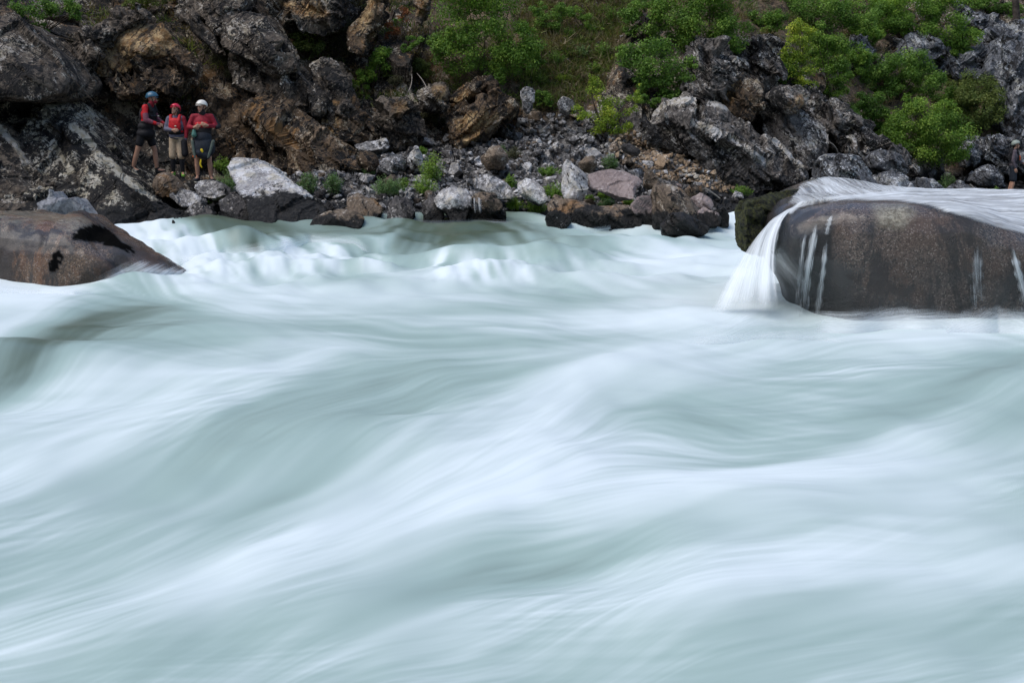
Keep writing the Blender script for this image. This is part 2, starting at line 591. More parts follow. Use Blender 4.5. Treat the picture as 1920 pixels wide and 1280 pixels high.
BUMPS = [  # photo pixel of the crest, height, half lengths along and across, bearing of the crest line in plan (deg)
    (440, 402, .40, .75, .5, 0), (300, 440, .12, 1.0, .8, 10), (200, 430, .15, 1.0, .6, 0),
    (565, 464, .26, 1.1, .5, 0), (650, 440, -.10, .8, .4, 0), (870, 432, .30, 1.05, .5, -6), (720, 402, .14, .9, .35, 0), (120, 545, -.06, 1.2, .6, 0), (1040, 462, .18, .7, .5, 0),
    (620, 460, -.12, .8, .5, 0), (780, 480, -.14, .9, .6, 10), (920, 505, .18, 1.3, .6, 4), (1150, 520, .08, 1.4, .7, 0),
    (330, 520, .10, .9, .6, 20), (700, 535, .07, 1.8, .5, 0), (1250, 585, .07, 1.2, .5, 0),
    (60, 640, .46, 1.5, .75, 6), (330, 612, .20, 1.6, .6, -4), (0, 770, -.20, 1.3, .6, 15), (330, 690, -.10, 1.6, .6, 0),
    (640, 800, .20, 1.2, .9, 30), (380, 930, -.12, 1.2, .7, 35), (900, 850, .08, .9, .6, 25), (850, 1000, .10, .9, .4, 20),
    (1040, 690, .08, 1.0, .5, 0), (1230, 760, -.08, .9, .5, 0), (1400, 850, -.10, 1.1, .6, 0), (1320, 930, .10, 1.1, .4, 8),
    (1780, 700, .16, 1.4, .6, 6), (1880, 850, -.12, 1.0, .6, 10), (1650, 640, .06, 1.6, .35, 0), (1600, 980, .07, 1.2, .5, 10),
    (1050, 1080, -.08, .8, .4, 12), (1250, 1140, .08, 1.1, .4, 12), (500, 1130, .08, 1.0, .4, 18), (150, 1100, -.05, 1.0, .5, 20),
]
WZ = river_level(WX, WY)
for px, py, a, la, lc, ang in BUMPS:
    a *= .62 if py > 540 else 1.0
    x0, y0 = onplane(px, py, 0)
    for _ in range(6):
        x0, y0 = onplane(px, py, .5 * (river_level(x0, y0) + a * .8))
        x0, y0 = onplane(px, py, river_level(x0, y0) + a * .8)
    c_, s_ = math.cos(R(ang)), math.sin(R(ang))
    u = (WX - x0) * c_ + (WY - y0) * s_
    v = -(WX - x0) * s_ + (WY - y0) * c_
    lv = np.where(v < 0, lc * (.62 if py < 500 else .85), lc * 1.25)
    WZ = WZ + a * np.exp(-(u / la) ** 2 - (v / lv) ** 2)
wp = np.stack([WX.ravel() * .9, WY.ravel() * .55, 0 * WX.ravel()], 1)
WZ += (fbm(wp * .9, 3, 3).reshape(WX.shape)) * .05

fp = np.stack([WX.ravel() * .75, WY.ravel() * 1.0, 0 * WX.ravel() + 3.3], 1)
WZ += sstep(WY, 17.5, 21) * .13 * fbm(fp, 3, 41).reshape(WX.shape)          # choppy, uneven upper rapid

# where every point of the surface lies in the photograph: used to look up the current and the foam there
QX, QY = proj(np.stack([WX, WY, WZ], -1))
FLOW = np.array([  # photo x, y, slope of the current lines in degrees (minus: rising to the right)
    (0, 560, 2), (0, 650, -38), (100, 620, -28), (250, 595, -10), (450, 592, 6), (700, 620, 4), (1000, 610, 1), (1300, 600, 0),
    (0, 760, -12), (300, 740, -14), (600, 700, -16), (900, 660, -6), (100, 900, -28), (400, 850, -32), (600, 800, -30), (800, 750, -26),
    (300, 1000, -28), (700, 950, -30), (0, 1100, -20), (400, 1100, -20), (800, 1050, -20), (1000, 1000, -10), (1000, 850, -28),
    (1080, 770, -42), (1180, 730, -10), (1300, 800, 8), (1500, 770, -2), (1700, 740, -12), (1900, 700, -26), (1900, 800, -30), (1700, 850, -20),
    (1300, 900, -4), (1600, 950, -10), (1900, 950, -15), (1200, 1100, -16), (1600, 1100, -15), (1900, 1150, -18), (800, 1200, -15),
    (1400, 1230, -14), (0, 1250, -14), (1900, 1270, -15), (400, 520, 8), (700, 540, 0), (1000, 530, 2), (1300, 500, -4), (1280, 560, 8),
    (430, 425, 20), (430, 480, 28), (560, 480, 22), (680, 470, 20), (640, 420, -4), (760, 440, -25), (870, 425, -8), (820, 470, -24), (960, 450, 20), (930, 495, 26),
    (1080, 440, 4), (1250, 440, 2), (1060, 480, 20), (250, 445, 22), (330, 500, 38), (180, 405, 8), (100, 395, 0),
    (1400, 560, -50), (1480, 615, -12), (1700, 640, 0), (1900, 620, 3), (1380, 680, -6), (500, 565, 5)], float)
num = np.zeros(QX.shape, complex)
for x, y, a in FLOW:
    d2_ = (QX - x) ** 2 + ((QY - y) * 1.6) ** 2 + 900
    num += np.exp(2j * R(a)) / d2_ ** 1.7
ANG = np.angle(num) / 2
# foam: 1 white water, 0 clear green water
FOAM = [  # photo x, y, half lengths along/across, slope, foam
    (430, 412, 90, 20, 8, -.25), (520, 424, 110, 14, 10, -.05), (800, 445, 140, 22, -18, -.25), (640, 425, 90, 8, 4, .1), (730, 440, 70, 12, 15, .2), (900, 432, 110, 18, 8, -.15), (480, 440, 40, 10, 20, .1),
    (1010, 456, 80, 22, 8, .15), (1150, 440, 140, 9, 0, .45), (1320, 455, 90, 8, 0, .55), (440, 480, 45, 22, 0, .62), (660, 405, 70, 10, 0, .35), (590, 440, 60, 8, 0, .45),
    (600, 405, 18, 8, -30, .1), (780, 470, 50, 16, -30, .25), (1040, 520, 70, 12, 10, .55),
    (300, 445, 110, 35, 22, 1), (560, 475, 110, 18, 5, 1), (680, 485, 80, 15, 10, 1), (900, 490, 140, 20, 5, 1), (200, 412, 90, 14, 8, 1), (540, 408, 50, 6, 5, .95),
    (1200, 490, 150, 18, -2, .88), (360, 540, 140, 20, 20, .92), (60, 555, 120, 10, 4, .85), (1000, 600, 160, 9, 1, 1.0), (1280, 600, 120, 16, 0, .95), (600, 545, 160, 12, 0, .82),
    (860, 588, 120, 9, 2, .5), (1040, 560, 160, 9, 2, .62), (1180, 545, 120, 8, 3, .6), (700, 580, 160, 9, 4, .62), (1000, 640, 220, 14, 0, .62),
    (60, 660, 130, 26, -34, -.55), (-20, 705, 80, 30, -30, -.55), (160, 612, 130, 12, -16, -.1), (380, 602, 140, 11, 4, .18), (200, 640, 150, 14, -22, .25), (620, 615, 160, 8, 5, .35), (420, 650, 200, 22, -8, .45),
    (100, 590, 100, 8, -12, .8), (60, 625, 90, 6, -26, .6),
    (250, 745, 220, 24, -14, .84), (560, 690, 160, 14, -14, .72), (60, 800, 120, 40, -20, .7),
    (560, 775, 230, 42, -30, .12), (400, 860, 240, 42, -30, .22), (240, 930, 200, 45, -30, .28), (720, 735, 130, 32, -22, .22), (600, 870, 180, 30, -30, .3), (60, 1000, 140, 45, -28, .35),
    (880, 700, 120, 20, -12, .42), (820, 800, 120, 25, -28, .55),
    (860, 900, 190, 40, -28, .92), (1010, 790, 130, 50, -40, .9), (1120, 690, 110, 20, -14, .85), (980, 900, 130, 30, -14, 1.0), (600, 1020, 280, 26, -22, .95), (350, 1090, 260, 24, -20, .85), (820, 1000, 120, 30, -20, .75),
    (1220, 690, 60, 14, -20, .42), (1400, 725, 180, 16, -4, .48), (1330, 790, 150, 24, 8, .36), (1480, 765, 170, 20, -3, .42), (1200, 770, 60, 20, 8, .62),
    (1700, 640, 230, 14, -1, 1), (1450, 680, 170, 12, -5, .9), (1330, 650, 120, 12, 0, .75), (1560, 705, 160, 8, -4, .85),
    (1840, 690, 120, 34, -22, .14), (1740, 750, 180, 24, -14, .32), (1910, 780, 90, 36, -30, .12), (1600, 820, 160, 16, -14, .5), (1800, 840, 140, 20, -22, .45),
    (1350, 895, 220, 18, -4, .95), (1150, 850, 100, 24, 5, .9), (1550, 920, 200, 22, -8, .8), (1800, 930, 160, 24, -15, .72), (1640, 880, 160, 14, -14, .8),
    (1050, 1000, 120, 18, -4, .5), (1120, 1040, 170, 18, -15, .3), (960, 1060, 140, 18, -14, .36), (1330, 960, 140, 14, -6, .58), (1500, 985, 140, 12, -10, .6),
    (1280, 1090, 260, 24, -15, .9), (1600, 1050, 220, 22, -14, .82), (1800, 1080, 150, 24, -16, .75), (800, 1130, 260, 26, -18, .66),
    (450, 1200, 260, 28, -15, .74), (1000, 1200, 240, 26, -15, .72), (1300, 1190, 260, 26, -15, .55), (1650, 1180, 240, 28, -14, .42), (1500, 1260, 300, 26, -12, .4),
    (250, 1250, 260, 28, -12, .48), (800, 1265, 240, 24, -12, .5), (60, 1150, 160, 30, -18, .6), (1880, 1230, 120, 30, -14, .5)]
fn = np.full(QX.shape, .70 * .25)
fd = np.full(QX.shape, .25)
for x, y, la, lc, a, val in FOAM:
    c_, s_ = math.cos(R(a)), math.sin(R(a))
    u = (QX - x) * c_ + (QY - y) * s_
    v = -(QX - x) * s_ + (QY - y) * c_
    g = np.exp(-(u / la) ** 2 * .9 - (v / lc) ** 2 * .9) * (2.6 if y < 470 else 1.0)
    fn += g * val
    fd += g
foam0 = fn / fd
STEPF = np.interp(QY, [395, 470, 640], [.25, .4, 1.0])


def blur(a, sr, sc):
    for ax, s in ((0, sr), (1, sc)):
        if s <= 0:
            continue
        n = int(3 * s) + 1
        k = np.exp(-(np.arange(-n, n + 1) / s) ** 2 / 2)
        k /= k.sum()
        fs = a.shape[ax] + 2 * n
        ap = np.pad(a, [(n, n) if i == ax else (0, 0) for i in (0, 1)], 'edge')
        sz = 1 << (fs + 2 * n - 1).bit_length()
        f = np.fft.irfft(np.fft.rfft(ap, sz, axis=ax) * (np.fft.rfft(k, sz)[:, None] if ax == 0 else np.fft.rfft(k, sz)[None]), sz, axis=ax)
        sl = [slice(None), slice(None)]
        sl[ax] = slice(2 * n, 2 * n + a.shape[ax])
        a = f[tuple(sl)]
    return a


GC = np.gradient(wc)[None] + 0 * WPX
GR = np.gradient(wr)[:, None] + 0 * WPX


def smear(a, L, step=1.6, turn=0.0):
    """average a field along the current lines (a long exposure of drifting foam)"""
    nr, nc = a.shape
    acc = a.copy()
    wsum = 1.0
    n = int(L / step)
    for sgn in (1, -1):
        r = np.repeat(np.arange(nr, dtype=np.float32)[:, None], nc, 1)
        c = np.repeat(np.arange(nc, dtype=np.float32)[None], nr, 0)
        AN = ANG + turn
        pd = sgn * np.stack([np.cos(AN), np.sin(AN)])
        for k in range(n):
            ri = np.clip(r, 0, nr - 1.001)
            ci = np.clip(c, 0, nc - 1.001)
            i0, j0 = ri.astype(np.int32), ci.astype(np.int32)
            aa = AN[i0, j0]
            dx, dy = np.cos(aa), np.sin(aa)
            flip = np.where(dx * pd[0] + dy * pd[1] < 0, -1, 1)
            pd = np.stack([dx * flip, dy * flip])
            c = np.clip(c + step * STEPF[i0, j0] * pd[0] / (GC[i0, j0] / 2.2), 0, nc - 1.001).astype(np.float32)
            r = np.clip(r + step * STEPF[i0, j0] * pd[1] / (GR[i0, j0] / 2.2), 0, nr - 1.001).astype(np.float32)
            i0, j0 = r.astype(np.int32), c.astype(np.int32)
            fr, fc = r - i0, c - j0
            wgt = 1 - (k + 1) / (n + 1)
            acc += wgt * ((a[i0, j0] * (1 - fc) + a[i0, j0 + 1] * fc) * (1 - fr) + (a[i0 + 1, j0] * (1 - fc) + a[i0 + 1, j0 + 1] * fc) * fr)
            wsum += wgt
    return acc / wsum


rg = np.random.default_rng(11)
sh = QX.shape
nrm = lambda a: (a - a.mean()) / a.std()
wob = R(9) * nrm(blur(rg.standard_normal(sh), 40, 60))
fine = nrm(smear(blur(rg.standard_normal(sh), .9, .9), 110, 2.2, wob))
fine2 = nrm(smear(blur(rg.standard_normal(sh), 1.3, 1.3), 130, 2.4, R(7) - wob))
mid_ = nrm(smear(blur(rg.standard_normal(sh), 4, 4), 80, 3, R(-5) + wob))
wide = nrm(smear(blur(rg.standard_normal(sh), 11, 14), 110, 4))
vast = nrm(smear(blur(rg.standard_normal(sh), 26, 34), 120, 5))
patch = np.clip(.5 + .6 * nrm(smear(blur(rg.standard_normal(sh), 20, 30), 60, 4)), 0, 1.4)     # where the threads of foam show
foam1 = blur(smear(foam0, 60, 3), 3, 3)
foam1 = foam1 + np.interp(QY, [470, 620], [.2, -.38]) * (foam1 - .60) - .10 * sstep(QY, 850, 1300)
amt = np.clip(foam1 + .075 * vast + .055 * wide + .034 * mid_ + np.interp(QY, [430, 600], [1.2, .8]) * patch * (.046 * fine + .052 * fine2), -.2, 1.15)
# torn, tumbling white water on the fronts of the far breakers
torn = np.maximum.reduce([polymask(QX, QY, [(330, 440), (480, 440), (560, 440), (730, 452), (740, 505), (560, 520), (330, 520)], 16), polymask(QX, QY, [(800, 475), (900, 455), (1010, 480), (1000, 525), (820, 520)], 14),
                          polymask(QX, QY, [(170, 398), (330, 400), (400, 440), (360, 510), (230, 450)], 14), polymask(QX, QY, [(690, 396), (800, 398), (800, 412), (700, 410)], 5) * .6,
                          polymask(QX, QY, [(980, 440), (1120, 450), (1140, 500), (1000, 500)], 16) * .5])
lp = np.stack([WX.ravel(), WY.ravel(), WZ.ravel()], 1)
lump = fbm(lp * np.array([3.2, 2.0, 3.0]), 4, 61, .55).reshape(sh)
rip = blur(.003 * mid_ + .012 * wide + .012 * vast, 2.5, 2.5)
WZ = WZ + rip * np.clip(WY / 14, .35, 1.2) + .06 * torn * blur(lump, 1.5, 1.5)
fuzz = nrm(smear(blur(rg.standard_normal(sh), 1.1, 1.1), 60, 2.0, 1.2 * wob))
fuzz2 = nrm(smear(blur(rg.standard_normal(sh), 2.2, 2.2), 70, 2.0, R(20) - wob))
amt = amt + torn * (.10 * lump + .05 + .07 * fuzz + .08 * fuzz2)

t = NT('river_water')
fo = t.attr('foam')
c = t.mix(t.ramp(fo, -.2, .5), (.075, .105, .070), (.325, .440, .415))
c = t.mix(t.ramp(fo, .4, .95), c, (.70, .785, .81))
t.color(c)
t.setp(Roughness=t.ramp(fo, 0, .8, .32, .7))
t.b.inputs['Specular IOR Level'].default_value = .35
water = meshobj('water', np.stack([WX, WY, WZ], -1).reshape(-1, 3), gridfaces(*sh)[:, ::-1], t.m, attrs={'foam': amt.ravel()})
tag(water, kind='structure')


def wpos(px, py):
    """point of the water surface seen at a photo pixel"""
    q = (QX2 - px) ** 2 + (QY2 - py) ** 2
    k = np.unravel_index(q.argmin(), q.shape)
    return np.array([WX[::3, ::3][k], WY[::3, ::3][k], WZ[::3, ::3][k]])


QX2, QY2 = proj(np.stack([WX, WY, WZ], -1)[::3, ::3])
# ------------------------------------------------------------------ rocks
from mathutils.bvhtree import BVHTree


def bvh_of(o):
    me = o.data
    mw = o.matrix_basis
    return BVHTree.FromPolygons([mw @ v.co for v in me.vertices], [tuple(p.vertices) for p in me.polygons])


TB = bvh_of(terrain)
CAMV = Vector((0, 0, CAMZ))


def hit(px, py, tree=None):
    """point of the bank seen at photo pixel (px, py)"""
    d = Vector(P(px, py, 30.0)) - CAMV
    h = (tree or TB).ray_cast(CAMV, d.normalized(), 200)
    return h[0] if h[0] is not None else Vector(P(px, py, bank_depth(px, py)))


def ground_z(x, y, default=0.0):
    h = TB.ray_cast(Vector((x, y, 40)), Vector((0, 0, -1)), 80)
    return h[0].z if h[0] is not None else default


def px2m(D):
    return D / F


MATS = {
    'crust': rock_mat('dark_crusted_rock', (.016, .013, .010), (.095, .078, .060), (.46, .43, .36), .78, .82, wetline=.72),
    'slab': rock_mat('grey_slab_rock', (.026, .020, .015), (.155, .124, .094), (.44, .405, .355), .62, .72, tint=True),
    'ridge': rock_mat('grey_ridge_rock', (.032, .028, .025), (.175, .155, .138), (.50, .48, .455), .66, .66, tint=True),
    'brown': rock_mat('brown_cliff_rock', (.024, .015, .009), (.150, .100, .058), (.42, .36, .28), .60, .70, ochre=(.29, .155, .055), tint=True),
    'black': rock_mat('black_wet_rock', (.007, .007, .007), (.025, .022, .020), (.42, .41, .41), .50, .55, rough=.45),
    'pale': rock_mat('pale_bank_rock', (.20, .19, .185), (.46, .445, .44), (.68, .675, .675), .8, .52, wetline=.60, crack=.25),
    'paleblk': rock_mat('pale_rock_black_foot', (.20, .19, .19), (.46, .45, .455), (.70, .70, .71), .85, .50, wetline=.86, crack=.25),
    'pink': rock_mat('pinkish_bank_rock', (.19, .148, .14), (.35, .285, .27), (.48, .43, .42), .56, .22, wetline=.45, crack=.25),
    'rust': rock_mat('rusty_bank_rock', (.070, .052, .038), (.23, .175, .125), (.46, .41, .36), .56, .54, ochre=(.26, .145, .062), wetline=.55, crack=.4),
    'blue': rock_mat('bluish_crusted_rock', (.034, .036, .041), (.150, .155, .168), (.48, .50, .52), .66, .66),
    'wetpale': rock_mat('pale_blue_rock', (.12, .125, .14), (.33, .34, .365), (.50, .51, .53), .6, .25, rough=.45, crack=.5),
    'bluepale': rock_mat('pale_blue_cliff', (.050, .053, .060), (.19, .20, .22), (.46, .48, .50), .66, .62),
    'grey': rock_mat('grey_bank_stone', (.075, .073, .073), (.32, .31, .305), (.60, .595, .60), .70, .50, wetline=.50, crack=.4),
    'dim': rock_mat('dark_bank_stone', (.028, .026, .026), (.12, .11, .105), (.44, .42, .41), .56, .60, wetline=.50, crack=.4),
    'tan': rock_mat('tan_bank_stone', (.25, .175, .11), (.52, .38, .25), (.70, .63, .53), .58, .2, crack=.4),
}


def outcrop(name, label, cat, poly, D, mat, inner=(), lean=(0, 0), thick=1.2, vox=.042, amp=.12, size=.8, bed=BED, smooth=1, seed=0, group=None,
            flat=.28, och=None, rnd=.016, rib=None):
    """angular rock from its outline: front corners with their own distances, crease points inside, real thickness behind.
    outline entries (x, y) or (x, y, extra distance); lean: metres of distance per 100 px to the right / upwards"""
    n = len(poly)
    cx, cy = sum(q[0] for q in poly) / n, sum(q[1] for q in poly) / n
    if cat == 'rock outcrop' and cy < 260:          # bedrock: its edges run on into the rock around it
        poly = [(cx + (q[0] - cx) * 1.10, cy + (q[1] - cy) * 1.10, (q[2] if len(q) > 2 else 0.0) + .12) for q in poly]
        inner = [(x, y, e * .75) for x, y, e in inner]
    pts = [(q[0], q[1], q[2] if len(q) > 2 else 0.0) for q in poly] + [tuple(q) for q in inner]
    front = [P(x, y, D + e + lean[0] * (x - cx) / 100 + lean[1] * (cy - y) / 100) for x, y, e in pts]
    tri = delaunay_2d_cdt([Vector((q[0], -q[1])) for q in pts], [(i, (i + 1) % n) for i in range(n)], [], 1, 1e-4)
    bm = bmesh.new()
    vf = [bm.verts.new(p_) for p_ in front]
    cen = sum(front[:n]) / n
    vb = [bm.verts.new(cen + (front[i] - cen) * (.86, 1, .9) + np.array([0, thick, -.1])) for i in range(n)]
    for f in tri[2]:
        ids = [tri[3][i][0] if tri[3][i] else None for i in f]
        if None not in ids and len(set(ids)) == 3:
            try:
                bm.faces.new([vf[i] for i in ids])
            except ValueError:
                pass
    for i in range(n):
        j = (i + 1) % n
        bm.faces.new([vf[i], vf[j], vb[j], vb[i]])
    bm.faces.new(vb)
    bmesh.ops.triangulate(bm, faces=[f for f in bm.faces if len(f.verts) > 4])
    bmesh.ops.recalc_face_normals(bm, faces=bm.faces)
    V, faces, N_ = evalmesh(bm, [('REMESH', dict(mode='VOXEL', voxel_size=vox)), ('SMOOTH', dict(iterations=smooth, factor=.5))])
    crag = cat == 'rock outcrop'
    d = rockdisp(V + seed * 13.7, amp * (1.5 if crag else 1.0), size, bed, s=seed * 7, flat=flat * (1.25 if crag else 1), tilt=1.15 if crag else .75) + rnd * fbm(V * 3 + seed, 4, seed)
    V = V + N_ * d[:, None]
    at = {'ochre': np.zeros(len(V))}
    if och is not None:
        qx, qy = proj(V)
        at['ochre'] = polymask(qx, qy, och, 6)
    if rib is not None:
        qx, qy = proj(V)
        at['rib'] = linemask(qx, qy, rib, 9)
    o = meshobj(name, V, faces, MATS[mat], smooth=False, attrs=at, origin=P(cx, cy, D + thick * .5))
    return tag(o, label, cat, group)


OC = 'rock outcrop'
# left bank, in front of the paddlers
outcrop('rock_outcrop', 'smooth rounded grey brown crag at the upper left edge', OC,
        [(-160, 30), (0, 42), (28, 48), (60, 82), (98, 112), (115, 150), (104, 170), (60, 182), (0, 172), (-160, 190)], 28.2, 'slab', inner=[(10, 90, -.5), (-80, 90, -.5), (60, 140, -.35)],
        lean=(.5, 1.2), thick=3, amp=.06, size=1.6, smooth=6, seed=1)
outcrop('lichen_rock', 'black lichen crusted slab leaning under the rounded crag, bright white edge', 'rock slab',
        [(-160, 172, .8), (0, 165, .8), (95, 165, .6), (140, 200, .5), (186, 266, .4), (208, 304, .3), (240, 338, .2), (296, 380, .1), (345, 415), (330, 430), (200, 430), (160, 395), (120, 380), (-160, 380)],
        27.4, 'crust', inner=[(60, 230, .2), (135, 236, -.1), (180, 305, -.25), (100, 270, .35), (135, 322, .25), (240, 362, -.2), (60, 320, .5), (-60, 260, .2)],
        lean=(.3, 1.6), thick=3, amp=.13, size=1.2, bed=(.62, -.5, .6), seed=2,
        rib=[[(135, 236), (170, 268), (190, 300), (215, 314)], [(205, 302), (245, 345), (296, 380), (335, 408)], [(100, 268), (120, 300), (135, 324)]])
outcrop('lichen_rock', 'mottled grey slab at the left edge with pale diagonal rib', 'rock slab',
        [(-160, 235, .6), (0, 238, .5), (28, 268, .3), (55, 318, .15), (92, 372), (112, 400), (100, 425), (-160, 425)], 26.5, 'slab',
        inner=[(-40, 300, -.1), (30, 340, -.15)], lean=(.4, 1.3), thick=2, amp=.10, size=.9, bed=(.62, -.5, .6), seed=3, rib=[[(0, 240), (28, 270), (55, 318), (88, 366), (106, 390)]])
outcrop('rock', 'small rounded speckled rock under the black slab at the waterline', 'rock',
        [(238, 372), (252, 358), (272, 364), (292, 392), (285, 425), (245, 425)], 26.6, 'crust', thick=.5, amp=.03, size=.5, smooth=5, vox=.03, seed=4)
outcrop('rock', 'pale blue grey split block behind the smooth brown boulder', 'rock',
        [(66, 402), (70, 380), (88, 374), (92, 352), (105, 372), (132, 372), (140, 368), (166, 400), (160, 425), (70, 425)], 24.6, 'wetpale',
        inner=[(108, 378, -.25), (120, 398, .15), (90, 385, -.2)], thick=.8, amp=.035, size=.5, vox=.03, seed=5)
# the cliff behind and right of the paddlers
outcrop('rock_outcrop', 'long dark cliff slab descending to the scree behind the paddlers', OC,
        [(335, 190, .3), (390, 176, .3), (440, 168, .3), (482, 160, .35), (520, 182, .2), (560, 212, .1), (600, 246), (640, 278), (676, 303), (660, 315), (560, 318), (470, 312), (420, 318), (380, 300), (345, 262)], 31.4, 'brown',
        inner=[(470, 215, -.25), (540, 245, -.35), (600, 280, -.35), (420, 240, -.1), (520, 290, .5), (440, 290, .6)], lean=(-.25, 1.0), thick=2.5, amp=.15, size=1.1, bed=(.6, -.45, .66), seed=6)
outcrop('rock_outcrop', 'grey angular block above the long cliff slab', OC,
        [(408, 58), (424, 38), (462, 26), (492, 36), (512, 66), (540, 104), (546, 124), (510, 132), (470, 112), (430, 92)], 32.4, 'slab',
        inner=[(470, 62, -.45), (505, 105, -.3)], lean=(.2, 1.0), thick=2, amp=.08, size=1.0, seed=7)
outcrop('rock_outcrop', 'grey speckled slab face below the angular block, left of the gully', OC,
        [(440, 118, .2), (480, 112, .2), (545, 130), (600, 178), (590, 205), (560, 205), (500, 178), (450, 160)], 32.2, 'slab', inner=[(520, 150, -.3)], lean=(.1, 1.0), thick=1.6, amp=.10, size=.8, seed=8)
outcrop('rock_outcrop', 'tall streaked pillar of grey rock high on the left cliff', OC,
        [(328, -40), (350, -40), (362, 20), (400, 60), (414, 95), (398, 92), (366, 60), (340, 30)], 32.9, 'slab', inner=[(366, 40, -.25)], lean=(.1, 1.2), thick=1, amp=.06, size=.9, seed=9)
outcrop('rock_outcrop', 'wide grey crag at the top, right of the streaked pillar', OC,
        [(352, -60), (440, -60), (458, 0), (442, 28), (425, 36), (405, 58), (372, 20)], 33.3, 'slab', inner=[(410, 0, -.3)], lean=(.1, 1.2), thick=1.5, amp=.08, size=1.0, seed=10)
outcrop('rock_outcrop', 'pointed grey crag between the green shrub and the gully', OC,
        [(590, 128), (606, 114), (628, 120), (642, 142), (650, 185), (668, 225), (640, 250), (606, 200), (592, 160)], 32.6, 'slab', inner=[(620, 150, -.3), (640, 205, -.3)], lean=(.1, .9), thick=1.5, amp=.08, size=.7, seed=11)
outcrop('rock_outcrop', 'narrow tilted fin of rock beside the pointed crag', OC,
        [(545, 128), (560, 124), (592, 168), (588, 186), (572, 182)], 32.2, 'slab', inner=[(568, 150, -.15)], lean=(0, .8), thick=.8, amp=.04, size=.5, seed=12)
outcrop('rock_outcrop', 'brown stained pillar beside the dark hollow at the cliff foot', OC,
        [(612, 205), (650, 190), (672, 215), (666, 262), (640, 280), (604, 262), (598, 235)], 32.2, 'brown', inner=[(640, 230, -.3)], lean=(.3, .6), thick=1.2, amp=.10, size=.6, seed=13,
        och=[(600, 200), (640, 195), (630, 262), (600, 255)])
outcrop('rock_outcrop', 'grey block hanging over the dark hollow at the cliff foot', OC,
        [(700, 222), (722, 196), (758, 186), (766, 205), (782, 232), (775, 262), (740, 268), (716, 262), (730, 245), (708, 250)], 32.6, 'slab', inner=[(742, 220, -.4)], lean=(.1, .3), thick=1.2, amp=.10, size=.6, seed=14,
        och=[(735, 195), (760, 186), (765, 205), (745, 215)])
outcrop('rock_outcrop', 'square mottled block with a tan end above the hollow', OC,
        [(784, 178), (800, 166), (828, 160), (836, 172), (830, 198), (810, 205), (788, 198)], 33.2, 'slab', inner=[(808, 180, -.25)], lean=(0, .6), thick=1, amp=.06, size=.5, seed=15,
        och=[(812, 164), (836, 160), (838, 190), (815, 190)])
outcrop('rock_outcrop', 'tilted tan and grey ledge under the big green shrub', OC,
        [(842, 186), (872, 160), (905, 150), (925, 160), (900, 176), (862, 192)], 33.8, 'brown', inner=[(885, 168, -.2)], lean=(0, .6), thick=1, amp=.06, size=.5, bed=(-.5, -.4, .75), seed=16,
        och=[(842, 190), (880, 165), (900, 178), (860, 196)])
outcrop('rock_outcrop', 'banded orange strata rising to the right above the scree', OC,
        [(842, 222), (860, 204), (905, 186), (936, 170), (950, 186), (962, 200), (930, 232), (900, 262), (870, 268), (850, 250)], 32.9, 'brown', inner=[(900, 210, -.25), (885, 240, -.2)], lean=(0, .6), thick=1.4,
        amp=.10, size=.7, flat=.25, bed=(-.55, -.35, .75), seed=17, och=[(850, 225), (880, 212), (955, 195), (900, 262), (870, 270)])
outcrop('rock_outcrop', 'yellow white quartz rib high above the green shrubs', OC,
        [(655, 60), (682, 30), (700, -10), (722, -10), (716, 22), (690, 62), (676, 96), (662, 90)], 34.4, 'brown', inner=[(692, 30, -.2)], lean=(0, 1), thick=.8, amp=.06, size=.5, bed=(-.7, -.4, .5), seed=18,
        och=[(655, 60), (700, -10), (722, -10), (680, 60)])
outcrop('rock_outcrop', 'mottled pale crag along the top edge, left of centre', OC,
        [(505, -50), (645, -50), (640, 8), (620, 36), (585, 44), (540, 36), (512, 18)], 34.4, 'slab', inner=[(570, 5, -.4), (610, 15, -.3)], lean=(0, 1.2), thick=1.6, amp=.16, size=.7, seed=19,
        och=[(520, 5), (600, 0), (620, 30), (570, 35)])
outcrop('rock_outcrop', 'pale cream pillar beside the top of the big green shrub', OC,
        [(782, -20), (806, -20), (800, 16), (790, 42), (778, 36)], 35.6, 'slab', inner=[(792, 8, -.15)], lean=(0, 1), thick=.6, amp=.05, size=.5, seed=20, och=[(782, -10), (806, -10), (795, 30), (780, 30)])
outcrop('rock_outcrop', 'grey ledge above the ochre overhang on the left cliff', OC,
        [(120, 90), (160, 62), (205, 32), (250, 20), (268, 34), (222, 58), (190, 84), (160, 126), (140, 122)], 31.6, 'slab', inner=[(180, 66, -.3)], lean=(0, 1.1), thick=1.2, amp=.12, size=.7, seed=21)
outcrop('rock_outcrop', 'dark lichen spotted ledge under the ochre overhang', OC,
        [(205, 150), (245, 132), (290, 108), (332, 104), (350, 130), (330, 160), (270, 172), (225, 180)], 31.4, 'brown', inner=[(280, 140, -.3)], lean=(0, .9), thick=1.2, amp=.12, size=.7, seed=22)
outcrop('rock_outcrop', 'ochre yellow overhang face on the left cliff', OC,
        [(160, 128), (178, 100), (204, 74), (232, 58), (300, 46), (318, 74), (334, 96), (300, 104), (268, 116), (232, 134), (198, 138)], 31.9, 'brown', inner=[(240, 88, -.35), (300, 76, -.2), (232, 108, -.05), (262, 100, -.45)], lean=(0, .7), thick=1.0,
        amp=.05, size=.9, seed=23, och=[(150, 130), (178, 96), (204, 68), (232, 52), (306, 40), (324, 72), (340, 98), (300, 108), (232, 140), (190, 144)])
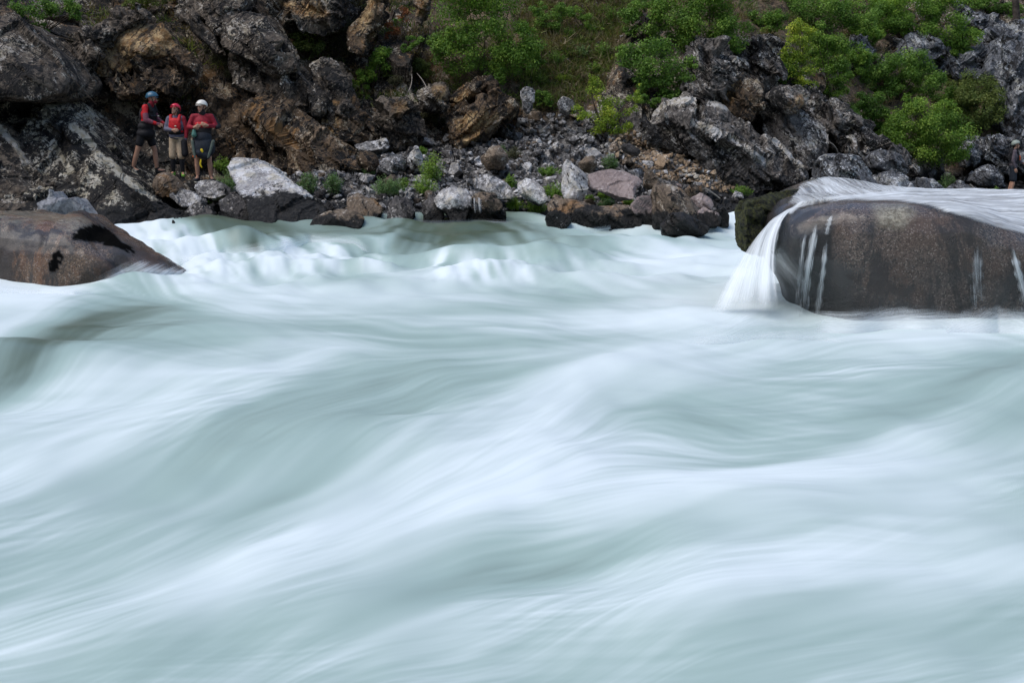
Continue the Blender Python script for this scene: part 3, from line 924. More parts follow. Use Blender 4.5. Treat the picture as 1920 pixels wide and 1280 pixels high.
# right outcrop
outcrop('rock_outcrop', 'large cracked grey outcrop descending to the tan scree', OC,
        [(1196, 232), (1222, 206), (1252, 190), (1300, 186), (1360, 196), (1412, 226), (1460, 270), (1502, 312), (1508, 335), (1470, 352), (1420, 366), (1388, 350), (1345, 328), (1300, 300), (1255, 274), (1215, 256)],
        34.0, 'ridge', inner=[(1270, 225, -.7), (1340, 250, -.9), (1420, 290, -.9), (1300, 280, -.3), (1380, 325, -.2), (1230, 225, -.3), (1245, 250, -.1)], lean=(.35, .9), thick=3, amp=.14, size=.9,
        bed=(.62, -.42, .66), seed=30, vox=.05, rib=[[(1222, 208), (1252, 192), (1300, 188), (1360, 198), (1412, 228), (1460, 272), (1500, 312)], [(1300, 230), (1380, 262), (1440, 310)]])
outcrop('rock_outcrop', 'whitish lichened crag over the large cracked outcrop', OC,
        [(1292, 160, .2), (1302, 104), (1318, 84), (1350, 88), (1380, 112), (1384, 140), (1362, 160), (1340, 186), (1310, 190)], 35.0, 'ridge', inner=[(1340, 120, -.5), (1330, 160, -.3)], lean=(.1, .9), thick=1.6, amp=.15, size=.6, seed=31)
outcrop('rock_outcrop', 'brown edged block between the whitish crag and the long ridge', OC,
        [(1348, 190), (1372, 158), (1395, 138), (1420, 148), (1432, 172), (1426, 202), (1408, 222), (1370, 206)], 35.0, 'brown', inner=[(1396, 176, -.45)], lean=(.1, .9), thick=1.6, amp=.08, size=.7, seed=32,
        och=[(1350, 190), (1380, 145), (1392, 140), (1372, 195)])
outcrop('rock_outcrop', 'dark grey crag beneath the olive shrubs', OC,
        [(1380, 110), (1405, 88), (1440, 72), (1465, 100), (1462, 140), (1430, 150), (1395, 135)], 37.2, 'ridge', inner=[(1425, 108, -.4)], lean=(.1, 1), thick=1.6, amp=.12, size=.6, seed=33)
outcrop('rock_outcrop', 'big flat faced grey block in the middle of the right ridge', OC,
        [(1432, 206), (1462, 196), (1500, 212), (1545, 240), (1556, 270), (1540, 308), (1505, 318), (1470, 290), (1436, 246)], 35.2, 'ridge', inner=[(1490, 235, -.5), (1520, 280, -.3)], lean=(.2, .9), thick=2, amp=.07, size=1.0, seed=34)
outcrop('rock_outcrop', 'upper spine of the right ridge, pale and weathered', OC,
        [(1500, 196), (1530, 176), (1568, 200), (1612, 232), (1650, 268), (1700, 300), (1690, 325), (1640, 310), (1580, 282), (1545, 238)], 37.0, 'ridge', inner=[(1570, 230, -.5), (1630, 280, -.5)], lean=(.3, .9), thick=2, amp=.16, size=.7, seed=35)
outcrop('rock', 'squared block with white top and brown end on the right ridge', 'rock',
        [(1442, 178), (1452, 163), (1480, 160), (1502, 174), (1508, 192), (1492, 212), (1474, 208)], 34.8, 'ridge', inner=[(1480, 182, -.35)], lean=(.1, .7), thick=.9, amp=.04, size=.5, vox=.035, seed=36, och=[(1478, 186), (1508, 176), (1508, 196), (1490, 214), (1474, 208)])
outcrop('rock', 'small dark boulder resting beside the squared block', 'rock',
        [(1484, 164), (1500, 156), (1508, 164), (1520, 186), (1506, 190)], 35.2, 'ridge', thick=.6, amp=.04, size=.4, vox=.035, seed=37)
outcrop('rock', 'grey blue boulder with white crack below the round green shrub', 'rock',
        [(1545, 296), (1570, 290), (1612, 294), (1622, 318), (1650, 345), (1676, 364), (1676, 390), (1580, 390), (1538, 360), (1536, 318)], 32.2, 'blue', inner=[(1590, 322, -.4), (1635, 352, -.3)], lean=(.2, .6), thick=1.4, amp=.08, size=.8, seed=38)
outcrop('rock', 'dark faceted boulder leaning below the upper spine', 'rock',
        [(1636, 292), (1655, 276), (1688, 290), (1706, 318), (1700, 330), (1668, 322), (1640, 312)], 35.0, 'blue', inner=[(1670, 298, -.3)], lean=(.1, .7), thick=1, amp=.05, size=.6, seed=39)
outcrop('rock', 'dark rounded boulder left of the plants on the right shore', 'rock',
        [(1652, 322), (1680, 316), (1706, 330), (1712, 360), (1706, 392), (1668, 392), (1648, 345)], 34.0, 'blue', inner=[(1684, 345, -.3)], lean=(.1, .6), thick=1, amp=.05, size=.6, seed=40)
outcrop('rock', 'split grey stone standing at the edge of the right shore', 'rock',
        [(1710, 346), (1722, 334), (1748, 336), (1768, 352), (1774, 372), (1760, 392), (1712, 392)], 35.0, 'blue', inner=[(1740, 352, -.25)], lean=(.1, .6), thick=.8, amp=.05, size=.5, vox=.04, seed=41)
outcrop('rock', 'grey ridged stone between plants on the right shore', 'rock',
        [(1776, 352), (1800, 340), (1822, 344), (1844, 362), (1840, 390), (1780, 390)], 36.5, 'blue', inner=[(1808, 358, -.25)], lean=(.1, .6), thick=.8, amp=.05, size=.5, vox=.04, seed=42)
outcrop('rock', 'smooth pointed grey boulder left of the lone paddler', 'rock',
        [(1820, 338), (1834, 320), (1858, 306), (1874, 312), (1886, 330), (1884, 350), (1846, 352)], 39.2, 'blue', inner=[(1856, 328, -.3)], lean=(.1, .6), thick=.8, amp=.04, size=.6, vox=.04, smooth=4, seed=43)
outcrop('rock_outcrop', 'mottled grey block behind the smooth pointed boulder', OC,
        [(1818, 275), (1850, 256), (1900, 262), (1990, 256), (1990, 320), (1880, 322), (1850, 300), (1822, 310)], 41.5, 'blue', inner=[(1860, 280, -.4), (1930, 290, -.4)], lean=(0, .5), thick=1.4, amp=.14, size=.7, seed=44)
outcrop('rock_outcrop', 'rounded dark rock under the shrubs at the right shore', OC,
        [(1806, 280), (1826, 268), (1840, 284), (1836, 306), (1812, 312)], 41.0, 'blue', inner=[(1822, 288, -.25)], lean=(0, .5), thick=.8, amp=.06, size=.5, seed=45)
outcrop('rock_outcrop', 'steep bluish cliff face at the right edge', OC,
        [(1866, 200), (1880, 150), (1862, 130), (1868, 92), (1890, 62), (1950, 45), (2100, 30), (2100, 260), (1900, 248), (1884, 235)], 43.8, 'bluepale', inner=[(1900, 120, -.4), (1920, 190, -.7), (1990, 150, -.8)], lean=(.1, 1.0), thick=2.5, amp=.16, size=1.1,
        bed=(.8, -.5, .25), seed=46, vox=.07)
outcrop('rock_outcrop', 'pale lichened crag between the trees and the right cliff', OC,
        [(1748, 118), (1772, 94), (1820, 88), (1846, 100), (1862, 96), (1870, 130), (1840, 142), (1790, 140), (1762, 136)], 44.5, 'bluepale', inner=[(1810, 112, -.4)], lean=(0, 1.0), thick=1.6, amp=.14, size=.7, seed=47, vox=.06)
outcrop('rock_outcrop', 'sloping grey slab high at the upper right corner', OC,
        [(1780, 0), (1800, 8), (1850, 30), (1880, 36), (1900, 52), (1878, 68), (1840, 60), (1812, 40)], 46.5, 'bluepale', inner=[(1840, 40, -.3)], lean=(0, 1.0), thick=1.5, amp=.10, size=.6, seed=48, vox=.06)
outcrop('rock_outcrop', 'rounded grey crag showing between the tree crowns', OC,
        [(1682, 98), (1700, 68), (1730, 62), (1764, 82), (1770, 102), (1740, 116), (1700, 112)], 44.2, 'bluepale', inner=[(1730, 88, -.3)], lean=(0, 1.0), thick=1.2, amp=.08, size=.6, seed=49, vox=.06)
outcrop('rock_outcrop', 'small grey crag showing left of the rounded crag among trees', OC,
        [(1594, 90), (1606, 70), (1632, 74), (1648, 94), (1630, 106), (1602, 104)], 43.0, 'blue', inner=[(1620, 88, -.2)], lean=(0, 1.0), thick=1.2, amp=.08, size=.6, seed=50, vox=.06)

# bank boulders, each traced from the photograph
outcrop('boulder', 'white topped slab with black underside right of the paddlers', 'boulder',
        [(426, 312), (440, 299), (482, 301), (515, 320), (548, 346), (582, 370), (612, 392), (606, 428), (466, 428), (458, 376), (434, 340)], 27.4, 'paleblk', inner=[(470, 345, -.05), (540, 374, -.18)], lean=(.1, 2.0), thick=1.3, amp=.045, size=.8, seed=60,
        vox=.035)
outcrop('boulder', 'low cracked stone at the waterline beside the white topped slab', 'boulder',
        [(590, 392), (615, 378), (640, 392), (650, 425), (590, 425)], 26.9, 'dim', thick=.6, amp=.04, size=.4, vox=.03, seed=61)
outcrop('boulder', 'flat pink brown stone with black edge at the waterline', 'boulder',
        [(650, 372), (668, 362), (700, 372), (716, 392), (700, 425), (650, 425)], 27.2, 'rust', inner=[(680, 378, -.1)], lean=(0, 1), thick=.6, amp=.03, size=.4, vox=.03, seed=62)
outcrop('boulder', 'small tilted white block behind the plants', 'boulder',
        [(676, 352), (684, 350), (696, 366), (694, 372), (680, 370)], 27.9, 'pale', thick=.3, amp=.015, size=.3, vox=.02, seed=63)
outcrop('boulder', 'black stone with white edge left of the big white boulder', 'boulder',
        [(726, 380), (742, 366), (768, 372), (780, 392), (770, 425), (728, 425)], 27.1, 'dim', inner=[(752, 380, -.15)], lean=(0, .7), thick=.6, amp=.03, size=.4, vox=.03, seed=64)
outcrop('boulder', 'grey stone split by a dark cleft beside the white boulder', 'boulder',
        [(790, 380), (806, 366), (824, 372), (832, 398), (826, 425), (792, 425)], 27.1, 'dim', inner=[(810, 380, -.12)], lean=(0, .6), thick=.6, amp=.03, size=.35, vox=.03, seed=65)
outcrop('boulder', 'big white boulder at the waterline left of the trickle', 'boulder',
        [(814, 372), (828, 354), (850, 350), (876, 356), (884, 372), (880, 396), (868, 425), (846, 425), (840, 400), (820, 388)], 27.0, 'pale', inner=[(850, 372, -.22)], lean=(.1, .7), thick=.8, amp=.03, size=.4, vox=.03, seed=66)
outcrop('boulder', 'ochre brown rock overhanging the little trickle', 'boulder',
        [(884, 366), (900, 358), (924, 362), (942, 378), (944, 392), (920, 404), (906, 394), (890, 378)], 26.9, 'rust', inner=[(912, 374, -.2)], lean=(0, .6), thick=.6, amp=.025, size=.4, vox=.03, seed=67)
outcrop('boulder', 'dark wet rock under the ochre brown rock', 'boulder',
        [(876, 392), (905, 388), (946, 396), (950, 425), (870, 425)], 27.1, 'black', thick=.5, amp=.03, size=.4, vox=.03, seed=68)
outcrop('boulder', 'large grey white stone above the ochre brown rock', 'boulder',
        [(888, 338), (912, 328), (948, 342), (962, 356), (960, 372), (936, 372), (910, 360), (892, 352)], 28.2, 'grey', inner=[(928, 350, -.2)], lean=(0, .9), thick=.8, amp=.03, size=.4, vox=.03, seed=69)
outcrop('boulder', 'leaning stone with black left face and pale right face', 'boulder',
        [(972, 344), (984, 332), (1004, 340), (1020, 356), (1026, 374), (1014, 382), (990, 370), (974, 360)], 27.9, 'pale', inner=[(998, 352, -.15)], lean=(0, .8), thick=.6, amp=.03, size=.4, vox=.03, seed=70)
outcrop('boulder', 'tall upright pale slab standing beside the pink flat slab', 'boulder',
        [(1054, 358), (1056, 306), (1062, 297), (1082, 312), (1098, 326), (1104, 350), (1098, 366), (1078, 378), (1060, 374)], 27.6, 'pale', inner=[(1074, 330, -.22), (1086, 356, -.2), (1062, 350, -.05)], lean=(.1, .4), thick=.6, amp=.025, size=.5, vox=.03, seed=71)
outcrop('boulder', 'broad pinkish flat slab lying at the foot of the scree', 'boulder',
        [(1102, 328), (1122, 320), (1150, 316), (1172, 322), (1200, 334), (1206, 340), (1196, 352), (1190, 374), (1166, 372), (1140, 362), (1106, 352)], 27.9, 'pink', inner=[(1150, 336, -.05), (1186, 352, -.18)], lean=(0, 1.6), thick=.8, amp=.02, size=.8, vox=.03, seed=72)
outcrop('boulder', 'brown humped boulder with black left side at the waterline', 'boulder',
        [(1222, 362), (1232, 346), (1256, 344), (1276, 354), (1294, 374), (1304, 396), (1300, 430), (1226, 430)], 26.6, 'rust', inner=[(1262, 372, -.3), (1280, 400, -.25)], lean=(.1, .5), thick=1, amp=.03, size=.6, vox=.03, smooth=4, seed=73)
outcrop('boulder', 'long low black banded rock along the waterline right of centre', 'boulder',
        [(1026, 382), (1040, 366), (1070, 376), (1120, 388), (1180, 388), (1205, 402), (1204, 430), (1040, 430), (1030, 410)], 26.7, 'rust', inner=[(1080, 395, -.2), (1150, 404, -.2)], lean=(0, .8), thick=.8, amp=.045, size=.4, vox=.03, seed=74)
outcrop('boulder', 'grey stone with split face between the long rock and brown boulder', 'boulder',
        [(1186, 382), (1200, 368), (1222, 366), (1226, 395), (1222, 430), (1196, 430)], 26.6, 'pink', thick=.6, amp=.03, size=.4, vox=.03, seed=75)
outcrop('boulder', 'low wet black rock awash below the brown humped boulder', 'boulder',
        [(1240, 422), (1256, 404), (1275, 399), (1296, 406), (1322, 418), (1336, 428), (1320, 442), (1245, 442)], 24.6, 'black', inner=[(1280, 414, -.2)], thick=.7, amp=.03, size=.4, vox=.03, smooth=4, seed=76)
outcrop('boulder', 'rounded black rock awash left of centre of the shore', 'boulder',
        [(1022, 405), (1040, 392), (1058, 398), (1074, 412), (1060, 430), (1026, 430)], 26.2, 'black', thick=.4, amp=.03, size=.4, vox=.03, smooth=3, seed=77)
outcrop('boulder', 'rose coloured wedge stone right of the brown humped boulder', 'boulder',
        [(1296, 372), (1312, 362), (1330, 368), (1338, 384), (1334, 396), (1312, 390)], 27.9, 'pink', inner=[(1320, 378, -.15)], lean=(0, .8), thick=.5, amp=.02, size=.4, vox=.025, seed=78)
outcrop('boulder', 'pink white flat stone at the waterline near the mossy boulder', 'boulder',
        [(1308, 396), (1322, 388), (1344, 398), (1354, 408), (1350, 425), (1312, 425)], 27.2, 'pink', lean=(0, 1), thick=.5, amp=.02, size=.4, vox=.025, seed=79)
outcrop('boulder', 'pale upright stone next to the pink white flat stone', 'boulder',
        [(1344, 396), (1356, 388), (1368, 402), (1368, 425), (1350, 425)], 27.4, 'pale', thick=.4, amp=.02, size=.3, vox=.025, seed=80)
outcrop('boulder', 'angular tan stone above the rose coloured wedge', 'boulder',
        [(1286, 352), (1296, 344), (1316, 346), (1322, 358), (1310, 368), (1290, 366)], 28.8, 'rust', inner=[(1304, 355, -.15)], thick=.4, amp=.02, size=.3, vox=.025, seed=81)
outcrop('boulder', 'blocky brown stone where the left paddlers stand', 'boulder',
        [(284, 348), (296, 326), (308, 322), (322, 332), (336, 352), (330, 362), (304, 372), (290, 366)], 27.9, 'rust', inner=[(306, 342, -.2)], lean=(0, .7), thick=.8, amp=.03, size=.4, vox=.03, seed=82)
outcrop('boulder', 'flat grey rock under the blocky brown stone', 'boulder',
        [(318, 366), (334, 354), (362, 360), (380, 374), (372, 390), (340, 388)], 27.7, 'grey', lean=(0, 1), thick=.6, amp=.03, size=.4, vox=.03, seed=83)
outcrop('boulder', 'black and white speckled stone under the white helmeted paddler', 'boulder',
        [(362, 352), (372, 338), (402, 338), (420, 348), (424, 366), (400, 374), (368, 368)], 28.2, 'grey', lean=(0, 1), thick=.7, amp=.03, size=.4, vox=.03, seed=84)
outcrop('boulder', 'dark stone at the waterline below the bright green plant', 'boulder',
        [(340, 402), (356, 384), (380, 380), (400, 392), (404, 425), (344, 425)], 26.9, 'dim', lean=(0, .8), thick=.6, amp=.03, size=.4, vox=.03, seed=85)
outcrop('boulder', 'black flat stone between the green plants and white slab', 'boulder',
        [(410, 378), (432, 362), (466, 372), (478, 396), (470, 425), (410, 425)], 26.9, 'dim', lean=(0, 1), thick=.6, amp=.04, size=.4, vox=.03, seed=86)
outcrop('boulder', 'dark block with pale top at the foot of the cliff', 'boulder',
        [(664, 272), (690, 262), (726, 260), (728, 276), (700, 284), (672, 282)], 31.9, 'grey', lean=(0, .8), thick=.8, amp=.04, size=.4, vox=.035, seed=87)
outcrop('boulder', 'light ribbed stone standing in the upper scree', 'boulder',
        [(764, 300), (770, 282), (780, 274), (790, 286), (792, 312), (770, 318)], 30.4, 'pale', inner=[(778, 294, -.15)], thick=.5, amp=.03, size=.3, vox=.03, seed=88)
outcrop('boulder', 'dark speckled boulder beside the light ribbed stone', 'boulder',
        [(704, 318), (718, 298), (744, 288), (762, 296), (758, 318), (730, 330)], 30.3, 'grey', inner=[(738, 306, -.2)], thick=.7, amp=.04, size=.4, vox=.03, seed=89)
outcrop('boulder', 'dark rounded boulder under the yellow green sapling', 'boulder',
        [(1046, 190), (1056, 180), (1074, 186), (1082, 206), (1062, 212), (1050, 204)], 33.6, 'grey', thick=.6, amp=.03, size=.4, vox=.03, smooth=4, seed=90)
outcrop('boulder', 'upright dark slab at the top of the scree', 'boulder',
        [(976, 170), (990, 162), (1000, 166), (1000, 196), (990, 210), (980, 200)], 33.4, 'grey', thick=.5, amp=.03, size=.4, vox=.03, seed=91)
outcrop('boulder', 'dark rust bottomed boulder among stones left of the light plant', 'boulder',
        [(900, 296), (916, 276), (938, 274), (952, 292), (946, 316), (916, 318)], 30.6, 'rust', inner=[(926, 292, -.25)], thick=.7, amp=.03, size=.4, vox=.03, seed=92)
outcrop('boulder', 'grey stone with brown end face in the middle of the scree', 'boulder',
        [(1084, 306), (1100, 290), (1116, 294), (1122, 308), (1108, 320), (1092, 318)], 29.6, 'rust', inner=[(1104, 304, -.18)], thick=.5, amp=.02, size=.4, vox=.03, seed=93)
outcrop('boulder', 'long dark slab lying among the tan stones', 'boulder',
        [(1164, 272), (1180, 268), (1202, 282), (1200, 290), (1176, 282)], 31.6, 'dim', thick=.4, amp=.02, size=.4, vox=.03, seed=94)
outcrop('boulder', 'wedge of dark brown stone right of the pinkish slab', 'boulder',
        [(1206, 345), (1210, 318), (1222, 316), (1236, 338), (1238, 346), (1220, 352)], 28.6, 'rust', thick=.4, amp=.02, size=.3, vox=.025, seed=95)

# ------------------------------------------------------------------ loose stones of the scree: individual angular blocks
def hull(seed, rnd=False):
    r = random.Random(seed)
    bm = bmesh.new()
    ax = (1, r.uniform(.6, .95), r.uniform(.45, .8))
    for k in range(13 if not rnd else 30):
        v = Vector((r.gauss(0, 1), r.gauss(0, 1), r.gauss(0, 1))).normalized()
        v = Vector([math.copysign(abs(q) ** .7, q) for q in v])
        bm.verts.new((v.x * ax[0] * .5, v.y * ax[1] * .5, v.z * ax[2] * .5))
    g = bmesh.ops.convex_hull(bm, input=bm.verts)
    bmesh.ops.delete(bm, geom=[e for e in g['geom_interior'] if isinstance(e, bmesh.types.BMVert)], context='VERTS')
    bmesh.ops.dissolve_limit(bm, angle_limit=R(14), verts=bm.verts, edges=bm.edges)
    bmesh.ops.bevel(bm, geom=bm.edges[:], offset=.016, segments=1, affect='EDGES', profile=.6)
    bmesh.ops.triangulate(bm, faces=bm.faces)
    bmesh.ops.subdivide_edges(bm, edges=bm.edges[:], cuts=1, use_grid_fill=True)
    from mathutils import noise as mn
    for v in bm.verts:
        v.co += v.co.normalized() * .035 * mn.noise(v.co * 4 + Vector((seed, 0, 0)))
    return bm


STONE = {}
for mk in ('grey', 'dim', 'tan', 'pale', 'rust', 'pink', 'blue'):
    for k in range(7):
        bm = hull(k * 31 + len(mk))
        me = bpy.data.meshes.new('stone')
        bm.to_mesh(me)
        bm.free()
        me.materials.append(MATS[mk])
        STONE[mk, k] = me
STONE_LABEL = {
    'grey': 'mid grey angular stone lying loose in the scree bank',
    'dim': 'nearly black angular stone lying loose in the scree bank',
    'tan': 'tan or cream angular stone in the sandy coloured patch of scree',
    'pale': 'whitish angular stone lying loose in the scree bank',
    'rust': 'rusty brown angular stone lying loose in the scree bank',
    'pink': 'pinkish angular stone lying loose in the scree bank',
    'blue': 'bluish grey stone lying loose on the far right shore'}
STONE_GROUP = {'grey': 'mid grey scree stones', 'dim': 'near black scree stones', 'tan': 'tan scree stones', 'pale': 'whitish scree stones', 'rust': 'rusty brown scree stones',
               'pink': 'pinkish scree stones', 'blue': 'bluish stones of the right shore'}
rs = random.Random(5)
placed = []


def stone(px, py, w, mk):
    for x, y, q in placed:
        if abs(px - x) < (w + q) * .36 and abs(py - y) < (w + q) * .26:
            return False
    h = hit(px, py)
    s = w * px2m(h.y) * 1.12
    if h.y > 46 or h.z < .02:
        return False
    o = bpy.data.objects.new('stone', STONE[mk, rs.randrange(7)])
    COL.objects.link(o)
    o.location = h + Vector((0, -.1 * s, .10 * s))
    o.rotation_euler = (rs.gauss(0, .35), rs.gauss(0, .35), rs.uniform(0, 6.28))
    o.scale = (s, s * rs.uniform(.8, 1.1), s * rs.uniform(.75, 1.1))
    tag(o, STONE_LABEL[mk], 'stone', STONE_GROUP[mk])
    placed.append((px, py, w))
    return True


def inpoly(x, y, poly):
    c = False
    for (x0, y0), (x1, y1) in zip(poly, poly[1:] + poly[:1]):
        if (y0 > y) != (y1 > y) and x < x0 + (y - y0) * (x1 - x0) / (y1 - y0):
            c = not c
    return c


TANP = [(1140, 250), (1200, 248), (1250, 272), (1310, 308), (1390, 345), (1390, 372), (1300, 345), (1240, 335), (1190, 318), (1150, 285)]
GREYP = [(640, 296), (700, 268), (780, 262), (900, 262), (1000, 216), (1090, 212), (1150, 250), (1190, 315), (1230, 345), (1300, 350), (1390, 372), (1398, 408), (1340, 402), (1200, 398), (1000, 398), (800, 398), (600, 396), (540, 330), (620, 318)]
LEFTP = [(430, 345), (470, 372), (590, 405), (420, 405), (395, 382)]
RIGHTP = [(1500, 350), (1560, 320), (1700, 330), (1920, 322), (1960, 330), (1960, 382), (1500, 400)]
n_ = 0
for w0, tries in ((34, 60), (25, 260), (18, 700), (12, 1500)):
    for k in range(tries):
        if len(placed) >= 296:
            break
        u = rs.random()
        poly = TANP if u < .34 else GREYP if u < .86 else LEFTP if u < .92 else RIGHTP
        xs, ys = [q[0] for q in poly], [q[1] for q in poly]
        x, y = rs.uniform(min(xs), max(xs)), rs.uniform(min(ys), max(ys))
        if not inpoly(x, y, poly):
            continue
        if poly is TANP:
            mk = rs.choice(['tan', 'tan', 'tan', 'tan', 'pale', 'grey', 'rust'])
            wd = w0 * rs.uniform(.55, .9)
        elif poly is RIGHTP:
            mk, wd = 'blue', w0 * rs.uniform(.8, 1.3)
        else:
            mk = rs.choice(['grey', 'grey', 'dim', 'dim', 'pale', 'rust'] + (['pink', 'tan'] if x > 1180 else []))
            wd = w0 * rs.uniform(.75, 1.3)
        stone(x, y, wd, mk)

# smaller rubble between them: past counting, one object per kind of stone
def rubble(name, label, polys, n, lo, hi, mk, seed):
    r = np.random.default_rng(seed)
    prot = []
    for k in range(8):
        bm = bmesh.new()
        q = r.normal(size=(9, 3))
        q /= np.linalg.norm(q, axis=1, keepdims=True)
        q = np.sign(q) * np.abs(q) ** .7 * np.array([.5, .42, .3])
        for v in q:
            bm.verts.new(v)
        g = bmesh.ops.convex_hull(bm, input=bm.verts)
        bm.verts.index_update()
        bm.verts.ensure_lookup_table()
        used = sorted({v.index for f in bm.faces for v in f.verts})
        mp = {u: i for i, u in enumerate(used)}
        prot.append((np.array([bm.verts[u].co for u in used]), np.array([[mp[v.index] for v in f.verts] for f in bm.faces])))
        bm.free()
    parts = []
    while len(parts) < n:
        poly = polys[r.integers(len(polys))]
        xs, ys = [q[0] for q in poly], [q[1] for q in poly]
        x, y = r.uniform(min(xs), max(xs)), r.uniform(min(ys), max(ys))
        if not inpoly(x, y, poly):
            continue
        h = hit(x, y)
        if h.z < .1 or h.y > 46:
            parts.append((np.zeros((3, 3)) + np.array(h), np.array([[0, 1, 2]])))
            continue
        v, f = prot[r.integers(8)]
        s = r.uniform(lo, hi) * px2m(h.y) * 1.15
        M = np.array(Matrix.Rotation(r.uniform(0, 6.28), 3, 'Z') @ Matrix.Rotation(r.normal(0, .5), 3, 'X') @ Matrix.Rotation(r.normal(0, .5), 3, 'Y'))
        parts.append((v @ M.T * s + np.array(h) + np.array([0, -.1 * s, .12 * s]), f))
    V, F_, o = [], [], 0
    for v, f in parts:
        V.append(v)
        F_.append(f + o)
        o += len(v)
    tag(meshobj(name, np.concatenate(V), np.concatenate(F_), MATS[mk], smooth=False), label, 'rubble', kind='stuff')


rubble('rubble', 'small grey stones filling the scree bank between larger blocks', [GREYP], 900, 6, 14, 'grey', 1)
rubble('rubble', 'small dark stones filling the scree bank between larger blocks', [GREYP, RIGHTP, LEFTP], 700, 6, 15, 'dim', 2)
rubble('rubble', 'small tan stones filling the sandy coloured patch of scree', [TANP], 420, 5, 12, 'tan', 3)
rubble('rubble', 'small bright stones sprinkled over the scree bank', [GREYP, GREYP, TANP], 240, 5, 11, 'pale', 4)
rubble('rubble', 'small rusty stones sprinkled over the scree bank', [GREYP, TANP], 260, 5, 12, 'rust', 5)

outcrop('boulder', 'brown rock barely breaking the surface of the rapids below the scree', 'boulder',
        [(578, 424), (590, 406), (606, 397), (640, 391), (668, 396), (684, 408), (676, 430), (590, 432)], 26.0, 'rust', inner=[(625, 408, -.25)], lean=(0, 1), thick=.6, amp=.02, size=.5, vox=.03, smooth=5, seed=97)

SOILP = [(990, 0), (1180, 0), (1175, 60), (1130, 165), (1060, 212), (1005, 200), (975, 150)]
rubble('rubble', 'small pale stones scattered over the earthy slope', [SOILP], 90, 4, 10, 'grey', 6)
rubble('rubble', 'small tan stones scattered over the earthy slope', [SOILP, [(1500, 130), (1640, 120), (1700, 260), (1600, 260)]], 130, 4, 9, 'rust', 7)
# ------------------------------------------------------------------ the two river boulders in front
def smooth_loop(pts, n):
    """closed Catmull-Rom through plan points"""
    p = np.array(pts, float)
    m = len(p)
    t = np.linspace(0, m, n, endpoint=False)
    i = t.astype(int)
    f = (t - i)[:, None]
    a, b, c, d = p[(i - 1) % m], p[i % m], p[(i + 1) % m], p[(i + 2) % m]
    return .5 * (2 * b + (c - a) * f + (2 * a - 5 * b + 4 * c - d) * f * f + (3 * b - a - 3 * c + d) * f ** 3)


def loft_boulder(name, label, plan, profile, zfun, mat, shape, n=420, lv=170, cen=None, dispf=None):
    """boulder from its plan outline and an edge profile (inset share, height share); zfun gives the top height over the plan"""
    L = smooth_loop(plan, n)
    c = np.array(cen) if cen is not None else L.mean(0)
    pr = np.array(profile, float)
    s = np.concatenate([[0], np.cumsum(np.hypot(*np.diff(pr, axis=0).T))])
    tt = np.linspace(0, s[-1], lv)
    ins, hz = np.interp(tt, s, pr[:, 0]), np.interp(tt, s, pr[:, 1])
    k = np.ones(9) / 9
    ins = np.convolve(np.pad(ins, 4, 'edge'), k, 'valid')
    hz = np.convolve(np.pad(hz, 4, 'edge'), k, 'valid')
    ins[-1] = 1
    XY = L[None] * (1 - ins[:, None, None]) + c * ins[:, None, None]
    Z = zfun(XY[..., 0], XY[..., 1]) * hz[:, None] - .9 * (1 - np.clip(hz * 3 + .0, 0, 1))[:, None] * (hz < 0.34)[:, None]
    G_ = np.concatenate([XY, Z[..., None]], -1)
    G_ = np.concatenate([G_, G_[:, :1]], 1)
    Nn = gnormals(G_)
    if (Nn[lv // 2, :, :2] * (G_[lv // 2, :, :2] - c)).sum() < 0:
        Nn = -Nn
    G_ = G_ + Nn * dispf(G_.reshape(-1, 3)).reshape(G_.shape[:2])[..., None]
    G_[:, -1] = G_[:, 0]
    return G_, Nn


RPLAN = [(3.30, 17.15), (3.75, 16.85), (4.6, 16.72), (5.6, 16.75), (6.6, 16.9), (7.5, 17.3), (7.9, 18.4), (7.4, 19.8), (6.0, 20.3), (4.9, 20.5), (4.1, 20.3), (3.4, 19.6), (3.15, 18.5), (3.18, 17.7)]
RPROF = [(-.03, 0), (.0, .3), (.005, .55), (.02, .74), (.05, .86), (.10, .94), (.18, .985), (.3, 1.0), (.6, 1.02), (1, 1.03)]


def rtop(x, y):
    z = 1.36 + .16 * np.exp(-((x - 4.35) / .75) ** 2 - ((y - 19.6) / 1.2) ** 2) + 0 * x
    z -= .16 * sstep(-x, -3.75, -3.15) * sstep(-y, -18.4, -17.2)
    z -= .40 * sstep(x, 5.15, 6.5) * sstep(-y, -18.3, -16.8)
    return z


def rdisp(p):
    d = .035 * fbm(p * .9, 4, 21) + .006 * fbm(p * 7, 3, 22)
    d -= .05 * np.exp(-((p[:, 0] - 3.72) / .22) ** 2) * (p[:, 1] < 17.6)      # shallow gully down the face
    d -= .10 * np.exp(-((p[:, 2] - .25) / .3) ** 2) * np.exp(-((p[:, 0] - 3.3) / .45) ** 2)
    return d


